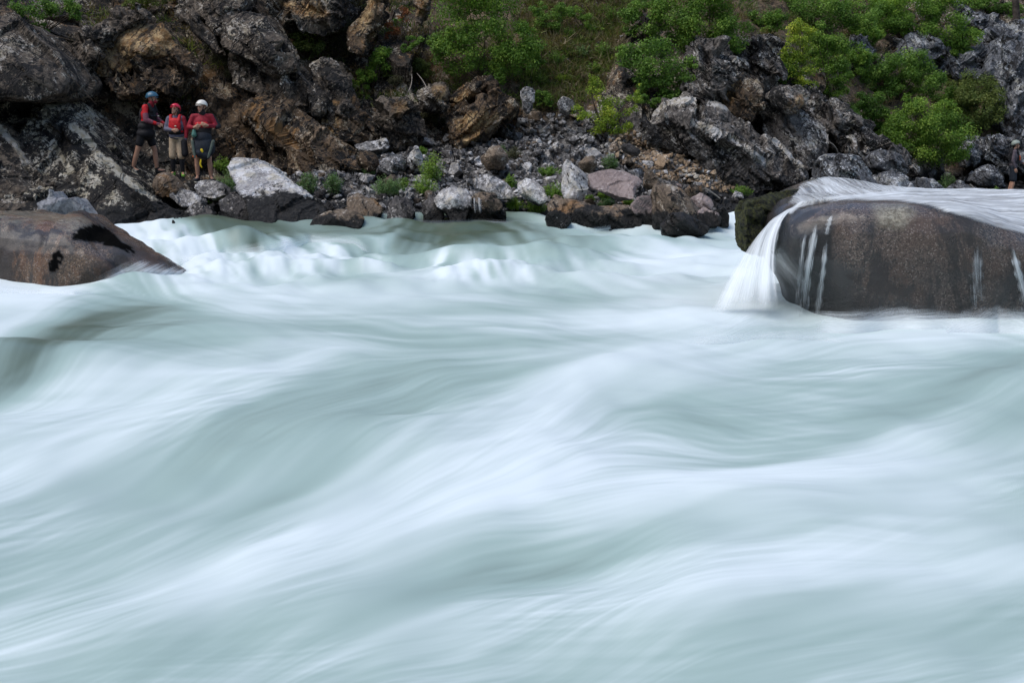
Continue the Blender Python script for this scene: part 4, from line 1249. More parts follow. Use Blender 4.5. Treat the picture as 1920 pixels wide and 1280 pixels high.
def granite(name, dark, mid, red, wet_rough, coat=.5):
    t = NT(name)
    p = t.pos()
    v = t.n('ShaderNodeTexVoronoi', i_Scale=75.0, feature='F1')
    t.l(p, v.inputs['Vector'])
    cell = t.sep(v.outputs['Color'])[0]
    sp = t.noise(p, 34, 5, .8)
    f = t.math('ADD', t.math('MULTIPLY', cell, .45), t.math('MULTIPLY', sp, .55))
    c = t.mix(t.ramp(f, .22, .68), dark, mid)
    c = t.mix(t.math('MULTIPLY', t.ramp(t.noise(p, 1.1, 4, .6, .8), .44, .62), .55), c, red)
    c = t.mix(t.math('MULTIPLY', t.ramp(cell, .90, .94), .4), c, (.40, .36, .32))
    c = t.mix(t.math('MULTIPLY', t.ramp(t.noise(t.scalevec(p, 1, 1, .35), 1.6, 5, .7, .5), .49, .58), .85), c, (.014, .013, .013))
    c = t.mix(t.attr('pale'), c, t.mix(t.ramp(t.noise(p, 20, 4, .8), .4, .6), (.17, .15, .10), (.46, .43, .33)))
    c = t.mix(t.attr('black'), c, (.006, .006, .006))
    t.color(c)
    t.setp(Roughness=t.ramp(t.attr('wet'), 0, 1, .55, wet_rough))
    t.setp(Specular_IOR_Level=t.ramp(t.attr('mossy'), 0, 1, .5, 0))
    t.setp(Coat_Weight=t.math('MULTIPLY', t.attr('wet'), coat), Coat_Roughness=.24)
    t.bump(t.math('ADD', t.noise(p, 26, 6, .8), t.math('MULTIPLY', cell, .4)), .8, .035)
    return t.m


def foamy(name, base_alpha=.0, along=1.0, col=(.80, .85, .88)):
    """falling white water: streaks along the fall, thinning out towards 'dens' = 0"""
    t = NT(name)
    uv = t.n('ShaderNodeAttribute', attribute_name='st').outputs['Vector']
    s1 = t.noise(t.scalevec(uv, 1, .10 * along, 0), 10, 5, .7, .15)
    s2 = t.noise(t.scalevec(uv, 1, .05 * along, 0), 38, 4, .7)
    s = t.math('ADD', t.math('MULTIPLY', s1, .6), t.math('MULTIPLY', s2, .4))
    d = t.attr('dens')
    a = t.math('ADD', t.math('SUBTRACT', t.math('MULTIPLY', d, 1.7), .62), t.math('MULTIPLY', t.math('SUBTRACT', s, .5), t.math('SUBTRACT', 2.6, t.math('MULTIPLY', t.sep(uv)[2], 2.6))))
    a = t.ramp(a, -.35, .95)
    a = t.math('MULTIPLY', a, t.ramp(d, 0, .22))
    t.color(col)
    t.setp(Roughness=.5, Alpha=a)
    t.b.inputs['Specular IOR Level'].default_value = .3
    return t.m


M_FALL = foamy('falling_water')
M_RIGHT = granite('wet_granite', (.010, .008, .007), (.145, .108, .086), (.115, .068, .046), .2, coat=.8)
M_LEFT = granite('brown_granite', (.012, .008, .006), (.175, .110, .066), (.22, .092, .036), .25, coat=.55)
M_MOSS = NT('black_green_moss')
_t = M_MOSS
_t.color(_t.mix(_t.ramp(_t.noise(_t.pos(), 14, 6, .8), .4, .62), (.006, .007, .003), (.075, .082, .018)))
_t.setp(Roughness=.95)
_t.bump(_t.noise(_t.pos(), 22, 6, .8), 1, .08)

GR_, NR_ = loft_boulder('boulder', '', RPLAN, RPROF, rtop, None, None, cen=(5.2, 18.7), dispf=rdisp)
GR_[..., 0] += .48 * (1 - sstep(GR_[..., 2], -.3, .95)) * (1 - sstep(GR_[..., 0], 3.2, 4.3))
qx, qy = proj(GR_)
hz_ = GR_[..., 2]
wet = np.clip(.55 + .5 * (NR_[..., 2] > .6) + .4 * fbm(GR_.reshape(-1, 3) * 1.5, 3, 4).reshape(hz_.shape), 0, 1)
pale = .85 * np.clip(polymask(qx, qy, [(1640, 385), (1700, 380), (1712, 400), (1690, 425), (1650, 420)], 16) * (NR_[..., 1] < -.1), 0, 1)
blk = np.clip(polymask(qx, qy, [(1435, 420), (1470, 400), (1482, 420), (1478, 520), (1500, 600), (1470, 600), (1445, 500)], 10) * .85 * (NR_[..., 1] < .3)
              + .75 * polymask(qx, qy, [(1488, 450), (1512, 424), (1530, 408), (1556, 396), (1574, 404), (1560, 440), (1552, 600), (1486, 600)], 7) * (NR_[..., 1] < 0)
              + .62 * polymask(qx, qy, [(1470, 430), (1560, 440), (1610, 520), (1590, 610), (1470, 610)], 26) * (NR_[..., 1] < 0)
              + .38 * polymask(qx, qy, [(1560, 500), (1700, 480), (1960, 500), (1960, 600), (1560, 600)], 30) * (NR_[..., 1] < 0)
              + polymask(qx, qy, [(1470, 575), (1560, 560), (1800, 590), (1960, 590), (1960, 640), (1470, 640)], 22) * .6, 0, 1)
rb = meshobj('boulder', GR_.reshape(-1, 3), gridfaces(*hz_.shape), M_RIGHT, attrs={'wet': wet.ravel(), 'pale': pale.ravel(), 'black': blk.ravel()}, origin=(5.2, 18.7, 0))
tag(rb, 'large wet brown granite boulder with white water pouring over its top', 'boulder')
RBV = BVHTree.FromPolygons([Vector(v) for v in GR_.reshape(-1, 3)], gridfaces(*hz_.shape).tolist())

# the mossy shoulder behind its left end
mo = outcrop('moss', None, None, [(1397, 470), (1396, 420), (1398, 382), (1420, 374), (1462, 358), (1500, 354), (1545, 352), (1520, 366), (1490, 384), (1470, 430), (1450, 480)], 18.35, 'pale',
             inner=[(1430, 400, -.12), (1470, 380, -.15)], lean=(.9, .5), thick=1.2, amp=.03, size=.25, vox=.022, smooth=2, seed=101, rnd=.03)
mo.data.materials[0] = M_MOSS.m
mo.parent = rb
mo.matrix_parent_inverse = Matrix.Translation((-5.2, -18.7, 0))
mo['label'] = 'dark moss covered shoulder at the left end of the boulder'
# thin sheets and threads of water on it
def skin(mask, off, vs, us, nm, label, mat=M_FALL, G_=None, N_=None, org=(5.2, 18.7, 0)):
    """a film of water lying on part of the boulder's own surface"""
    G_, N_ = (GR_, NR_) if G_ is None else (G_, N_)
    nr, nc = G_.shape[:2]
    V = (G_ + N_ * (off * (.25 + .75 * np.clip(mask, 0, 1)) * (mask > .02))[..., None]).reshape(-1, 3)
    f = gridfaces(nr, nc)
    m = mask.ravel()
    f = f[(m[f] > .02).any(1)]
    used, inv = np.unique(f, return_inverse=True)
    st = np.stack([us.ravel(), vs.ravel(), 0 * us.ravel()], 1)[used]
    o = meshobj(nm, V[used], inv.reshape(f.shape), mat, attrs={'dens': m[used], 'st': st}, origin=org)
    return tag(o, label, 'water')


topm = (NR_[..., 2] > .25)
edge = polymask(qx, qy, [(1474, 402), (1500, 380), (1560, 370), (1640, 362), (1680, 358), (1740, 345), (2600, 300), (2600, 560), (2100, 490), (1960, 452), (1880, 432), (1800, 408), (1745, 390), (1690, 381), (1600, 378), (1540, 381), (1500, 392), (1486, 404)], 5)
band = edge * topm * .58
sheen_film = polymask(qx, qy, [(1478, 380), (1500, 345), (1560, 325), (1640, 330), (1720, 350), (1690, 372), (1640, 374), (1560, 378), (1500, 388)], 6) * topm * .52  # sky reflection on the wet hump, put in as a pale film
skin(np.maximum(band, 0), .035, GR_[..., 0] * .6 + GR_[..., 1] * .25, GR_[..., 1] * .9 - GR_[..., 0] * .25, 'water_sheet', 'white sheet of water sliding over the top of the granite boulder')
skin(np.clip(sheen_film, 0, 1), .012, GR_[..., 1] * .4, GR_[..., 0] * .9, 'water_film', 'thin film of water with painted sky sheen on the highest hump of the granite boulder')


def ribbon(path, width, label, name='water_thread', dens=1.0, tree=None, bow=.02):
    """a narrow stream running down a face: path in photo pixels, laid on the boulder"""
    pts = []
    tr = tree or RBV
    n = 40
    pa = np.array(path, float)
    s = np.linspace(0, len(pa) - 1, n)
    xs, ys = np.interp(s, range(len(pa)), pa[:, 0]), np.interp(s, range(len(pa)), pa[:, 1])
    V, F_, D_, ST_ = [], [], [], []
    k = 7
    for i in range(n):
        wd = np.interp(i / (n - 1), [0, .22, .6, 1], [.18, .75, .9, 1.25]) * width * (1 + .22 * math.sin(i * .9 + path[0][0]))
        for j in range(k):
            u = (j / (k - 1) - .5)
            h = hit(xs[i] + u * wd, ys[i], tr)
            if h.y > 17.6:
                h = Vector(P(xs[i] + u * wd, ys[i], 17.0))
            h = h + Vector((0, -.012 - bow * (1 - 4 * u * u), .004))
            V.append(h)
            D_.append(dens * (1 - (2 * abs(u)) ** 2) * np.interp(i / (n - 1), [0, .25, .6, 1], [.30, 1, .85, .60]))
            ST_.append((u * wd * .035 + path[0][0] * .1, i / n * 1.6, 0))
    F_ = gridfaces(n, k)
    return tag(meshobj(name, np.array(V), F_, M_FALL, attrs={'dens': np.array(D_), 'st': np.array(ST_)}, origin=V[0]), label, 'water')


ribbon([(1560, 402), (1556, 412), (1551, 428), (1549, 440)], 16, 'short upper thread of water curling over the dark lip of the boulder', dens=.54)
ribbon([(1530, 416), (1526, 440), (1515, 500), (1509, 550), (1506, 594)], 24, 'longest bright thread of water down the face of the granite boulder', dens=.60)
ribbon([(1511, 430), (1505, 460), (1500, 520), (1492, 594)], 16, 'faint thread of water left of the longest thread on the boulder', dens=.46)
ribbon([(1549, 444), (1544, 490), (1538, 540), (1533, 594)], 18, 'short pale thread of water right of the longest thread on the boulder', dens=.52)
ribbon([(1468, 402), (1458, 430), (1450, 470), (1452, 520)], 14, 'thread of water at the black left edge of the boulder', dens=.6)
ribbon([(1832, 455), (1830, 520), (1834, 580)], 40, 'very thin veil of water on the right part of the boulder face', dens=.40)
ribbon([(1896, 462), (1906, 500), (1918, 545), (1926, 582)], 26, 'jet of water falling down the boulder at the right edge', dens=.62)

# the fall off the left end: a curved curtain with its own depth
nt_, ns_ = 60, 70
A = [(1502, 382, 17.75), (1476, 393, 17.55), (1452, 408, 17.5), (1426, 436, 17.65)]
B = [(1482, 622, 16.55), (1430, 634, 16.5), (1365, 640, 16.6), (1276, 640, 16.9)]
Cc = [(1456, 462, 17.0), (1436, 470, 17.05), (1408, 480, 17.2), (1374, 500, 17.4)]


def curtain(A, C_, B, name, label, dens, push=0.0, mat=None, nt_=60, ns_=70, sc=1.2, ends=(.12, .12)):
    s = np.linspace(0, 1, ns_)
    q = [np.stack([np.interp(s, np.linspace(0, 1, len(a)), np.array(a)[:, k]) for k in range(3)], 1) for a in (A, C_, B)]
    p0, p1, p2 = [P(a[:, 0], a[:, 1], a[:, 2]) for a in q]
    c1 = 2 * p1 - .5 * (p0 + p2)
    t_ = np.linspace(0, 1, nt_)[:, None, None]
    Gc = (1 - t_) ** 2 * p0 + 2 * t_ * (1 - t_) * c1 + t_ ** 2 * p2
    Gc[..., 1] += push * np.sin(np.pi * t_[..., 0]) + .03 * np.sin(s * 23)[None] * t_[..., 0]
    tt_, ss_ = np.broadcast_arrays(t_[..., 0], s[None])
    dn = dens(ss_, tt_) * sstep(ss_, 0, ends[0]) * sstep(-ss_, -1, -1 + ends[1])
    st = np.stack([ss_ * sc, tt_ * 1.4, .85 * tt_ ** 1.3], -1)
    dn = dn * sstep(-tt_, -1.0, -.72)
    return tag(meshobj(name, Gc.reshape(-1, 3), gridfaces(nt_, ns_), mat or M_FALL, attrs={'dens': dn.ravel(), 'st': st.reshape(-1, 3)}, origin=Gc[0, 0]), label, 'waterfall')


curtain(A, Cc, B, 'waterfall', 'white curtain of water falling off the left end of the granite boulder',
        lambda s, t: np.clip(.64 - .05 * t - .06 * s + .07 * np.sin(s * 9) + .05 * np.sin(s * 23 + 1), 0, 1) , ends=(.10, .22))
curtain(A[:3], [(x, y - 3, d + .25) for x, y, d in Cc], [(x - 6, y, d + .35) for x, y, d in B], 'waterfall', 'fainter curtain of water behind the left waterfall of the granite boulder',
        lambda s, t: np.clip(.58 - .10 * t, 0, 1), ends=(.2, .4))

# spray thrown up along the foot of the boulder
def spray(pts, h, name, label, dens, far=False, sc=2.0):
    """soft veil of spray rising h metres from the water along a line of photo points, leaning to the boulder"""
    pa = np.array(pts, float)
    n = 80
    s = np.linspace(0, len(pa) - 1, n)
    xs, ys, hs = [np.interp(s, range(len(pa)), pa[:, k]) for k in range(3)]
    k = 24
    if far:
        w_ = np.array([wpos(a_, b_) for a_, b_, _ in pts])
        x, y, z0 = [np.interp(s, range(len(pa)), w_[:, q]) for q in range(3)]
    else:
        (x, y), z0 = onplane(xs, ys, 0.0), 0.0
    t_ = np.linspace(0, 1, k)[:, None]
    Gs = np.stack([x + 0 * t_, y + .30 * t_ ** 1.5 * h + .05 * np.sin(xs * .05), z0 - .08 + (hs * h + .08) * t_ ** .8 + 0 * x], -1)
    ss_, tt_ = np.broadcast_arrays(np.linspace(0, 1, n)[None], t_)
    dn = dens * (1 - tt_) ** .8 * sstep(ss_, 0, .15) * sstep(-ss_, -1, -.85) * sstep(tt_, -.05, .12)
    st = np.stack([tt_ * .5 * sc + .15 * np.sin(ss_ * 7), ss_ * 6, .55 + 0 * ss_], -1)
    return tag(meshobj(name, Gs.reshape(-1, 3), gridfaces(k, n), M_FALL, attrs={'dens': dn.ravel(), 'st': st.reshape(-1, 3)}, origin=Gs[0, 0]), label, 'spray')


spray([(1500, 622, .5), (1600, 620, .8), (1700, 618, .9), (1800, 622, .6), (1880, 626, .5)], .36, 'water_spray', 'low arch of spray along the foot of the granite boulder', .84)
spray([(1270, 648, .3), (1330, 646, .8), (1400, 642, 1.0), (1470, 636, .9), (1540, 638, .5), (1620, 644, .3)], .42, 'water_spray', 'mist where the left waterfall meets the river', .5)
spray([(1760, 632, .2), (1810, 628, .9), (1870, 624, 1.1), (1930, 630, .8), (1990, 640, .3)], .36, 'water_spray', 'rounded splash at the right foot of the granite boulder', .84)

qx, qy = proj(GR_)
wav = 8 * np.sin(qx * .02) + 5 * np.sin(qx * .047 + 1)
wash = sstep(qy, 556, 606) * (qx > 1490) * (NR_[..., 1] < .2) * .62
wash = wash * sstep(qx, 1490, 1560) * (.8 + .2 * np.sin(qx * .03))
skin(np.clip(wash, 0, 1), .03, GR_[..., 0] * .9, GR_[..., 2] * 1.6 + .12 * np.sin(GR_[..., 0] * 2.2), 'water_film', 'veil of splashed water washing up the foot of the granite boulder')
# left boulder
LPLAN = [(-4.80, 21.05), (-4.98, 20.6), (-5.45, 20.2), (-6.05, 19.95), (-6.6, 19.95), (-7.3, 20.15), (-8.6, 20.2), (-9.8, 20.6), (-10.2, 21.6), (-9.2, 22.6), (-7.6, 22.7), (-6.3, 22.3), (-5.3, 21.7)]
LPROF = [(-.04, 0), (.0, .3), (.03, .52), (.10, .70), (.2, .83), (.34, .93), (.55, .99), (1, 1.02)]


def ltop(x, y):
    z = np.interp(x, [-10.2, -8.2, -7.3, -6.6, -6.2, -5.85, -5.5, -5.1, -4.85, -4.6], [.8, .90, .90, .86, .80, .72, .52, .36, .26, .2])
    return z + .03


def ldisp(p):
    d = .05 * fbm(p * np.array([1.6, .8, .8]), 4, 31) + .006 * fbm(p * 7, 3, 22)
    w = (p[:, 0] + 5.75) * .75 + (p[:, 2] - .45) * .66      # the oblique fold across its right half
    d -= .10 * np.exp(-(w / .10) ** 2) * (p[:, 0] > -6.4)
    d += .07 * np.exp(-((w + .26) / .20) ** 2) * (p[:, 0] > -6.6)
    return d


GL_, NL_ = loft_boulder('boulder', '', LPLAN, LPROF, ltop, None, None, cen=(-7.4, 21.4), dispf=ldisp)
qx, qy = proj(GL_)
wet = np.clip(.45 + .5 * (NL_[..., 2] > .6) + .4 * fbm(GL_.reshape(-1, 3) * 1.5, 3, 14).reshape(qx.shape), 0, 1)
nz = 7 * fbm(GL_.reshape(-1, 3) * 7, 5, 15, .6).reshape(qx.shape)
blk = np.clip(polymask(qx + nz, qy + nz, [(130, 448), (142, 426), (180, 418), (208, 432), (222, 450), (250, 468), (246, 478), (215, 462), (190, 456), (150, 452)], 4)
              + polymask(qx + nz * .6, qy + nz * .6, [(102, 476), (114, 470), (118, 480), (108, 496), (102, 514), (92, 510), (92, 496)], 3)
              + .6 * polymask(qx + nz, qy + nz, [(172, 500), (205, 482), (240, 478), (262, 492), (225, 520), (170, 545), (140, 548), (100, 540), (140, 525)], 10)  # painted shade under the fold, running down into the dark wet foot
              + .55 * polymask(qx + nz, qy + nz, [(200, 430), (240, 452), (300, 482), (335, 505), (310, 512), (262, 490), (225, 462)], 8), 0, 1)
mossy = np.clip(1.6 * blk - .6, 0, 1)  # moss patches, together with the shade painted under the fold
blk = np.clip(blk * 1.25, 0, 1)
wet = wet * (1 - mossy)
top_sheen = .45 * polymask(qx + nz * 2, qy + nz * 2, [(-100, 380), (60, 385), (150, 405), (190, 425), (150, 432), (110, 424), (60, 414), (-100, 420)], 10)  # sky sheen along the top, painted in as pale colour
lb = meshobj('boulder', GL_.reshape(-1, 3), gridfaces(*qx.shape), M_LEFT, attrs={'wet': wet.ravel(), 'pale': top_sheen.ravel(), 'black': blk.ravel(), 'mossy': mossy.ravel()}, origin=(-7.4, 21.4, 0))
tag(lb, 'smooth brown boulder with black patches in the rapids at the left edge', 'boulder')
qx, qy = proj(GL_)
veil = polymask(qx, qy, [(150, 560), (190, 525), (225, 500), (262, 490), (300, 500), (345, 508), (350, 560)], 16) * (NL_[..., 1] < .4) * .62
skin(veil, .03, (GL_[..., 0] + GL_[..., 2] * .8) * .5, (GL_[..., 2] - .5 * GL_[..., 0]) * .9, 'water_film', 'thin veil of water curling over the right end of the left brown boulder', G_=GL_, N_=NL_, org=(-7.4, 21.4, 0))
spray([(-60, 548, .4), (20, 550, .8), (80, 552, .8), (140, 552, .6), (200, 548, .2)], .16, 'water_spray', 'thin wash of foam along the foot of the left brown boulder', .66, far=True)
for pts, h, dn, lb_ in (
        ([(300, 520, .3), (345, 495, .7), (420, 478, .9), (500, 462, 1), (580, 456, 1), (660, 462, .9), (720, 474, .4)], .22, .70, 'torn white spray along the big breaker left of centre'),
        ([(800, 492, .3), (850, 482, .8), (905, 476, 1), (955, 480, .9), (1000, 492, .4)], .20, .66, 'torn white spray on the breaker in front of the trickle'),
        ([(700, 404, .3), (735, 400, .8), (770, 401, 1), (800, 405, .4)], .14, .62, 'small spray over the wave near the big white boulder'),
        ([(170, 402, .3), (230, 398, .8), (290, 400, .9), (350, 404, .7), (395, 410, .3)], .20, .66, 'spray rising under the black lichen crusted slab'),
        ([(560, 404, .3), (600, 402, .8), (640, 402, .4)], .10, .6, 'low splash over the submerged brown rock by the shore'),
        ([(396, 412, .4), (470, 416, .9), (560, 419, .9), (640, 414, .7), (720, 411, .8), (800, 413, .9), (900, 415, .9), (1000, 417, .8), (1050, 420, .4)], .09, .56, 'line of foam lapping at the stones of the far shore left of centre'),
        ([(1060, 424, .3), (1160, 424, .6), (1260, 430, .8), (1340, 432, .6), (1392, 432, .3)], .12, .55, 'thin foam washing along the shore stones right of centre')):
    spray(pts, h, 'water_spray', lb_, dn, far=True)
# trickle on the far shore
curtain([(886, 372, 26.9), (894, 370, 26.9), (904, 372, 26.9)], [(887, 384, 26.75), (895, 384, 26.7), (905, 384, 26.75)], [(889, 408, 26.7), (897, 408, 26.65), (906, 408, 26.7)], 'waterfall',
        'tiny trickle dropping between the white boulder and the ochre brown rock', lambda s, t: .31 + .10 * np.sin(s * 11), nt_=16, ns_=24, sc=.8)
# ------------------------------------------------------------------ plants
def leaf_mat(name, lo, mid, hi, trans=.35):
    t = NT(name)
    a = t.attr('leaf')
    c = t.mix(t.ramp(a, 0, .5), lo, mid)
    c = t.mix(t.ramp(a, .5, 1), c, hi)
    t.color(c)
    t.setp(Roughness=.55)
    t.b.inputs['Specular IOR Level'].default_value = .25
    tr = t.n('ShaderNodeBsdfTranslucent')
    t.l(t.mix(1.0, c, (1.0, 1.1, .5), 'MULTIPLY'), tr.inputs[0])
    ms = t.n('ShaderNodeMixShader')
    ms.inputs[0].default_value = trans
    t.l(t.b.outputs[0], ms.inputs[1])
    t.l(tr.outputs[0], ms.inputs[2])
    t.l(ms.outputs[0], t.out.inputs['Surface'])
    return t.m


LEAF = {
    'bright': leaf_mat('bright_leaves', (0.064, 0.131, 0.021), (0.156, 0.290, 0.042), (0.388, 0.522, 0.083)),
    'yellow': leaf_mat('yellow_green_leaves', (0.091, 0.153, 0.018), (0.258, 0.368, 0.042), (0.608, 0.614, 0.083)),
    'deep': leaf_mat('deep_green_leaves', (0.038, 0.085, 0.014), (0.103, 0.208, 0.032), (0.265, 0.406, 0.075)),
    'olive': leaf_mat('olive_leaves', (0.043, 0.066, 0.017), (0.122, 0.170, 0.041), (0.287, 0.325, 0.089)),
    'mid': leaf_mat('mid_green_leaves', (0.052, 0.109, 0.019), (0.125, 0.237, 0.033), (0.314, 0.444, 0.072)),
    'heath': leaf_mat('dry_heath_leaves', (.028, .030, .016), (.075, .080, .042), (.16, .155, .085)),
    'pale': leaf_mat('pale_green_leaves', (.060, .115, .045), (.15, .26, .095), (.33, .45, .20)),
    'red': leaf_mat('reddish_leaves', (.10, .03, .012), (.22, .075, .03), (.34, .15, .06)),
    'straw': leaf_mat('straw_grass', (.07, .055, .03), (.19, .15, .085), (.36, .30, .18)),
}
WOOD = plain('twig_bark', (.10, .075, .055), .9, .4, 12)
WOODP = plain('bleached_twig', (.30, .26, .22), .9, .3, 12)


def leaves(C_, size, r, up=.45, aspect=.5, tone=None, out=None):
    """a small bent leaf (two triangles) at every centre"""
    n = len(C_)
    nrm_ = r.normal(size=(n, 3)) + np.array([0, -.35, up * 2])
    if out is not None:
        nrm_ += out * 1.2
    nrm_ /= np.linalg.norm(nrm_, axis=1, keepdims=True)
    a = np.cross(nrm_, r.normal(size=(n, 3)))
    a /= np.linalg.norm(a, axis=1, keepdims=True) + 1e-9
    b = np.cross(nrm_, a)
    l = size * r.uniform(.6, 1.35, (n, 1))
    w = l * aspect
    V = np.stack([C_ - a * l * .5, C_ + b * w * .5 + nrm_ * l * .06, C_ + a * l * .5, C_ - b * w * .5 + nrm_ * l * .06], 1).reshape(-1, 3)
    F_ = np.arange(4 * n).reshape(n, 4)
    tn = np.repeat(np.clip(tone, 0, 1), 4)
    return V, F_, tn


def tube(p0, p1, r0, r1, bend=None, k=5, seg=5):
    p0, p1 = np.array(p0, float), np.array(p1, float)
    m = (p0 + p1) / 2 + (bend if bend is not None else 0)
    t_ = np.linspace(0, 1, seg)[:, None]
    C_ = (1 - t_) ** 2 * p0 + 2 * t_ * (1 - t_) * m + t_ ** 2 * p1
    d = p1 - p0
    a = np.cross(d, [0.3, 1, .2])
    a /= np.linalg.norm(a) + 1e-9
    b = np.cross(d, a)
    b /= np.linalg.norm(b) + 1e-9
    an = np.linspace(0, 2 * np.pi, k, endpoint=False)
    ring = np.cos(an)[:, None] * a + np.sin(an)[:, None] * b
    rad = np.interp(t_[:, 0], [0, 1], [r0, r1])
    V = (C_[:, None] + rad[:, None, None] * ring[None]).reshape(-1, 3)
    F_ = [(i * k + j, i * k + (j + 1) % k, (i + 1) * k + (j + 1) % k, (i + 1) * k + j) for i in range(seg - 1) for j in range(k)]
    return V, np.array(F_)


def merge(parts):
    V, F_, o = [], [], 0
    for v, f in parts:
        V.append(v)
        F_.append(f + o)
        o += len(v)
    return np.concatenate(V), np.concatenate(F_)


def shrub(name, label, cat, lobes, mat, base=None, leaf=.062, dens=1.0, seed=0, group=None, dD=0.0, tone=0.0, loose=.5, D=None):
    """lobes: (photo x, y, half width, half height) of the crown's clumps; rooted where the sight line meets the slope"""
    r = np.random.default_rng(1000 + seed)
    bx, by = base or (lobes[0][0], max(l[1] + l[3] for l in lobes))
    root = hit(bx, by)
    D0 = (D or root.y) - .25 + dD
    cs, tn, on, tips = [], [], [], []
    for x, y, rx, ry in lobes:
        k_ = 1.28 if name == 'tree' else 1.16
        rx, ry = rx * k_, ry * k_
        c = P(x, y, D0)
        s = px2m(D0)
        ax = np.array([rx * s, .75 * (rx + ry) * .5 * s, ry * s])
        ncl = max(5, int(9 * (rx * ry) ** .5 / 18))
        nl = int(dens * 3300 * np.pi * ax[0] * ax[2] / (leaf / .06) ** 2)
        dirs = r.normal(size=(ncl, 3))
        dirs /= np.linalg.norm(dirs, axis=1, keepdims=True)
        cen = dirs * r.uniform(.35, 1.0, (ncl, 1)) ** .6 * ax * .86
        rad = r.uniform(.22, .48, ncl) * ax.mean()
        ctone = r.normal(0, .14, ncl)
        w_ = rad ** 2
        k = r.choice(ncl, nl, p=w_ / w_.sum())
        off = r.normal(size=(nl, 3))
        off /= np.linalg.norm(off, axis=1, keepdims=True)
        off *= (r.uniform(0, 1, (nl, 1)) ** .42) * rad[k][:, None] * (1 + loose * r.uniform(0, .8, (nl, 1)) ** 3)
        q = cen[k] + off * np.array([1.1, 1, .8])
        cs.append(c + q)
        on.append(off / (np.linalg.norm(off, axis=1, keepdims=True) + 1e-9))
        tn.append(.50 + tone + ctone[k] + r.normal(0, .17, nl))
        for i in r.choice(ncl, min(ncl, 3), replace=False):
            tips.append(c + cen[i])
    cs, on, tn = np.concatenate(cs), np.concatenate(on), np.concatenate(tn)
    V, F_, T_ = leaves(cs, leaf, r, tone=tn, out=on)
    rt = np.array(root) + np.array([0, .05, -.05])
    e = tag(empty(name, rt), label, cat, group)
    fo_ = meshobj('foliage', V - rt, F_, LEAF[mat], e, smooth=False, attrs={'leaf': T_})
    tb = [tube(np.zeros(3), tp - rt, .016, .005, r.normal(0, .12, 3)) for tp in tips]
    v, f = merge(tb)
    meshobj('stems', v, f, WOOD, e)
    return e


SH = 'shrub'
G1 = 'shrubs on the far slope'
shrub('shrub', 'big bright green bushy shrub at the top, left of centre', SH, [(895, 40, 75, 42), (955, 105, 45, 42), (862, 100, 50, 34), (925, 140, 34, 24), (830, 75, 34, 22), (985, 70, 28, 36), (915, -25, 90, 40)], 'mid', (905, 150), seed=1, group=G1, tone=.06)
shrub('shrub', 'fresh light green sapling hanging over the cliff left of the big shrub', SH, [(712, 112, 24, 22), (690, 140, 24, 16), (668, 152, 18, 10), (684, 172, 10, 14), (722, 98, 12, 12)], 'bright', (694, 178), seed=2, group=G1, leaf=.05, tone=.08)
shrub('shrub', 'small dark green bush in the gully beside the grey angular block', SH, [(572, 70, 22, 18), (588, 88, 20, 16), (562, 92, 16, 14), (552, 78, 10, 10)], 'olive', (574, 106), seed=3, group=G1, leaf=.045, tone=-.02)
shrub('shrub', 'brown grey dry heath bush above the gully', SH, [(642, 58, 26, 24), (662, 88, 22, 18), (625, 78, 14, 14)], 'heath', (648, 104), seed=4, group='dry heath bushes', leaf=.035, dens=.8)
shrub('shrub', 'dull green heath bush below the big bright shrub', SH, [(782, 118, 26, 18), (798, 134, 16, 14), (764, 128, 12, 12)], 'olive', (785, 145), seed=5, group='dry heath bushes', leaf=.035, tone=-.15)
shrub('shrub', 'dusky heath bush by the block over the dark hollow', SH, [(804, 214, 24, 16), (822, 224, 14, 12), (792, 226, 12, 10)], 'heath', (806, 236), seed=6, group='dry heath bushes', leaf=.032, tone=-.05, dens=.8)
shrub('shrub', 'dusky green heath bush growing on the orange strata', SH, [(924, 222, 18, 16), (936, 236, 14, 12), (912, 240, 10, 10)], 'olive', (926, 252), seed=7, group='dry heath bushes', leaf=.032, tone=-.15, dens=.8)
shrub('shrub', 'olive heath bush on the slab right above the paddlers', SH, [(418, 108, 24, 16), (438, 128, 20, 16), (396, 92, 12, 12), (450, 150, 14, 14)], 'heath', (426, 150), seed=8, group='dry heath bushes', leaf=.032, dens=.7)
shrub('shrub', 'small dull green tuft on the ledge left above the blue helmet', SH, [(262, 152, 18, 10), (276, 162, 12, 10), (320, 72, 6, 6)], 'olive', (268, 168), seed=9, group='dry heath bushes', leaf=.03, tone=-.1, dens=.8)
shrub('shrub', 'dark green bush at the top left corner of the cliff', SH, [(60, 20, 46, 18), (110, 10, 40, 18), (30, 40, 24, 14), (140, 24, 18, 12), (80, 52, 20, 10)], 'deep', (80, 60), seed=10, group=G1, leaf=.05, tone=0, dens=.8)
shrub('shrub', 'green bush at the top edge above the ochre overhang', SH, [(270, 2, 34, 16), (300, -6, 26, 14), (245, 10, 14, 8)], 'olive', (272, 24), seed=11, group=G1, leaf=.045, dens=.8)
shrub('shrub', 'broad dark green shrub with drooping shoots in the middle of the slope', SH, [(1230, 120, 44, 40), (1262, 160, 40, 30), (1195, 112, 36, 22), (1210, 160, 26, 22), (1175, 95, 26, 14), (1240, 185, 34, 18), (1290, 130, 22, 30), (1222, 195, 14, 10)], 'deep', (1240, 200), seed=12, group=G1, tone=.02)
shrub('shrub', 'dense olive green shrub at the top, right of centre', SH, [(1320, 35, 62, 40), (1370, 60, 34, 34), (1270, 30, 44, 34), (1310, 75, 40, 24), (1340, -15, 70, 30), (1375, 92, 20, 14)], 'mid', (1330, 95), seed=13, group=G1, tone=-.02)
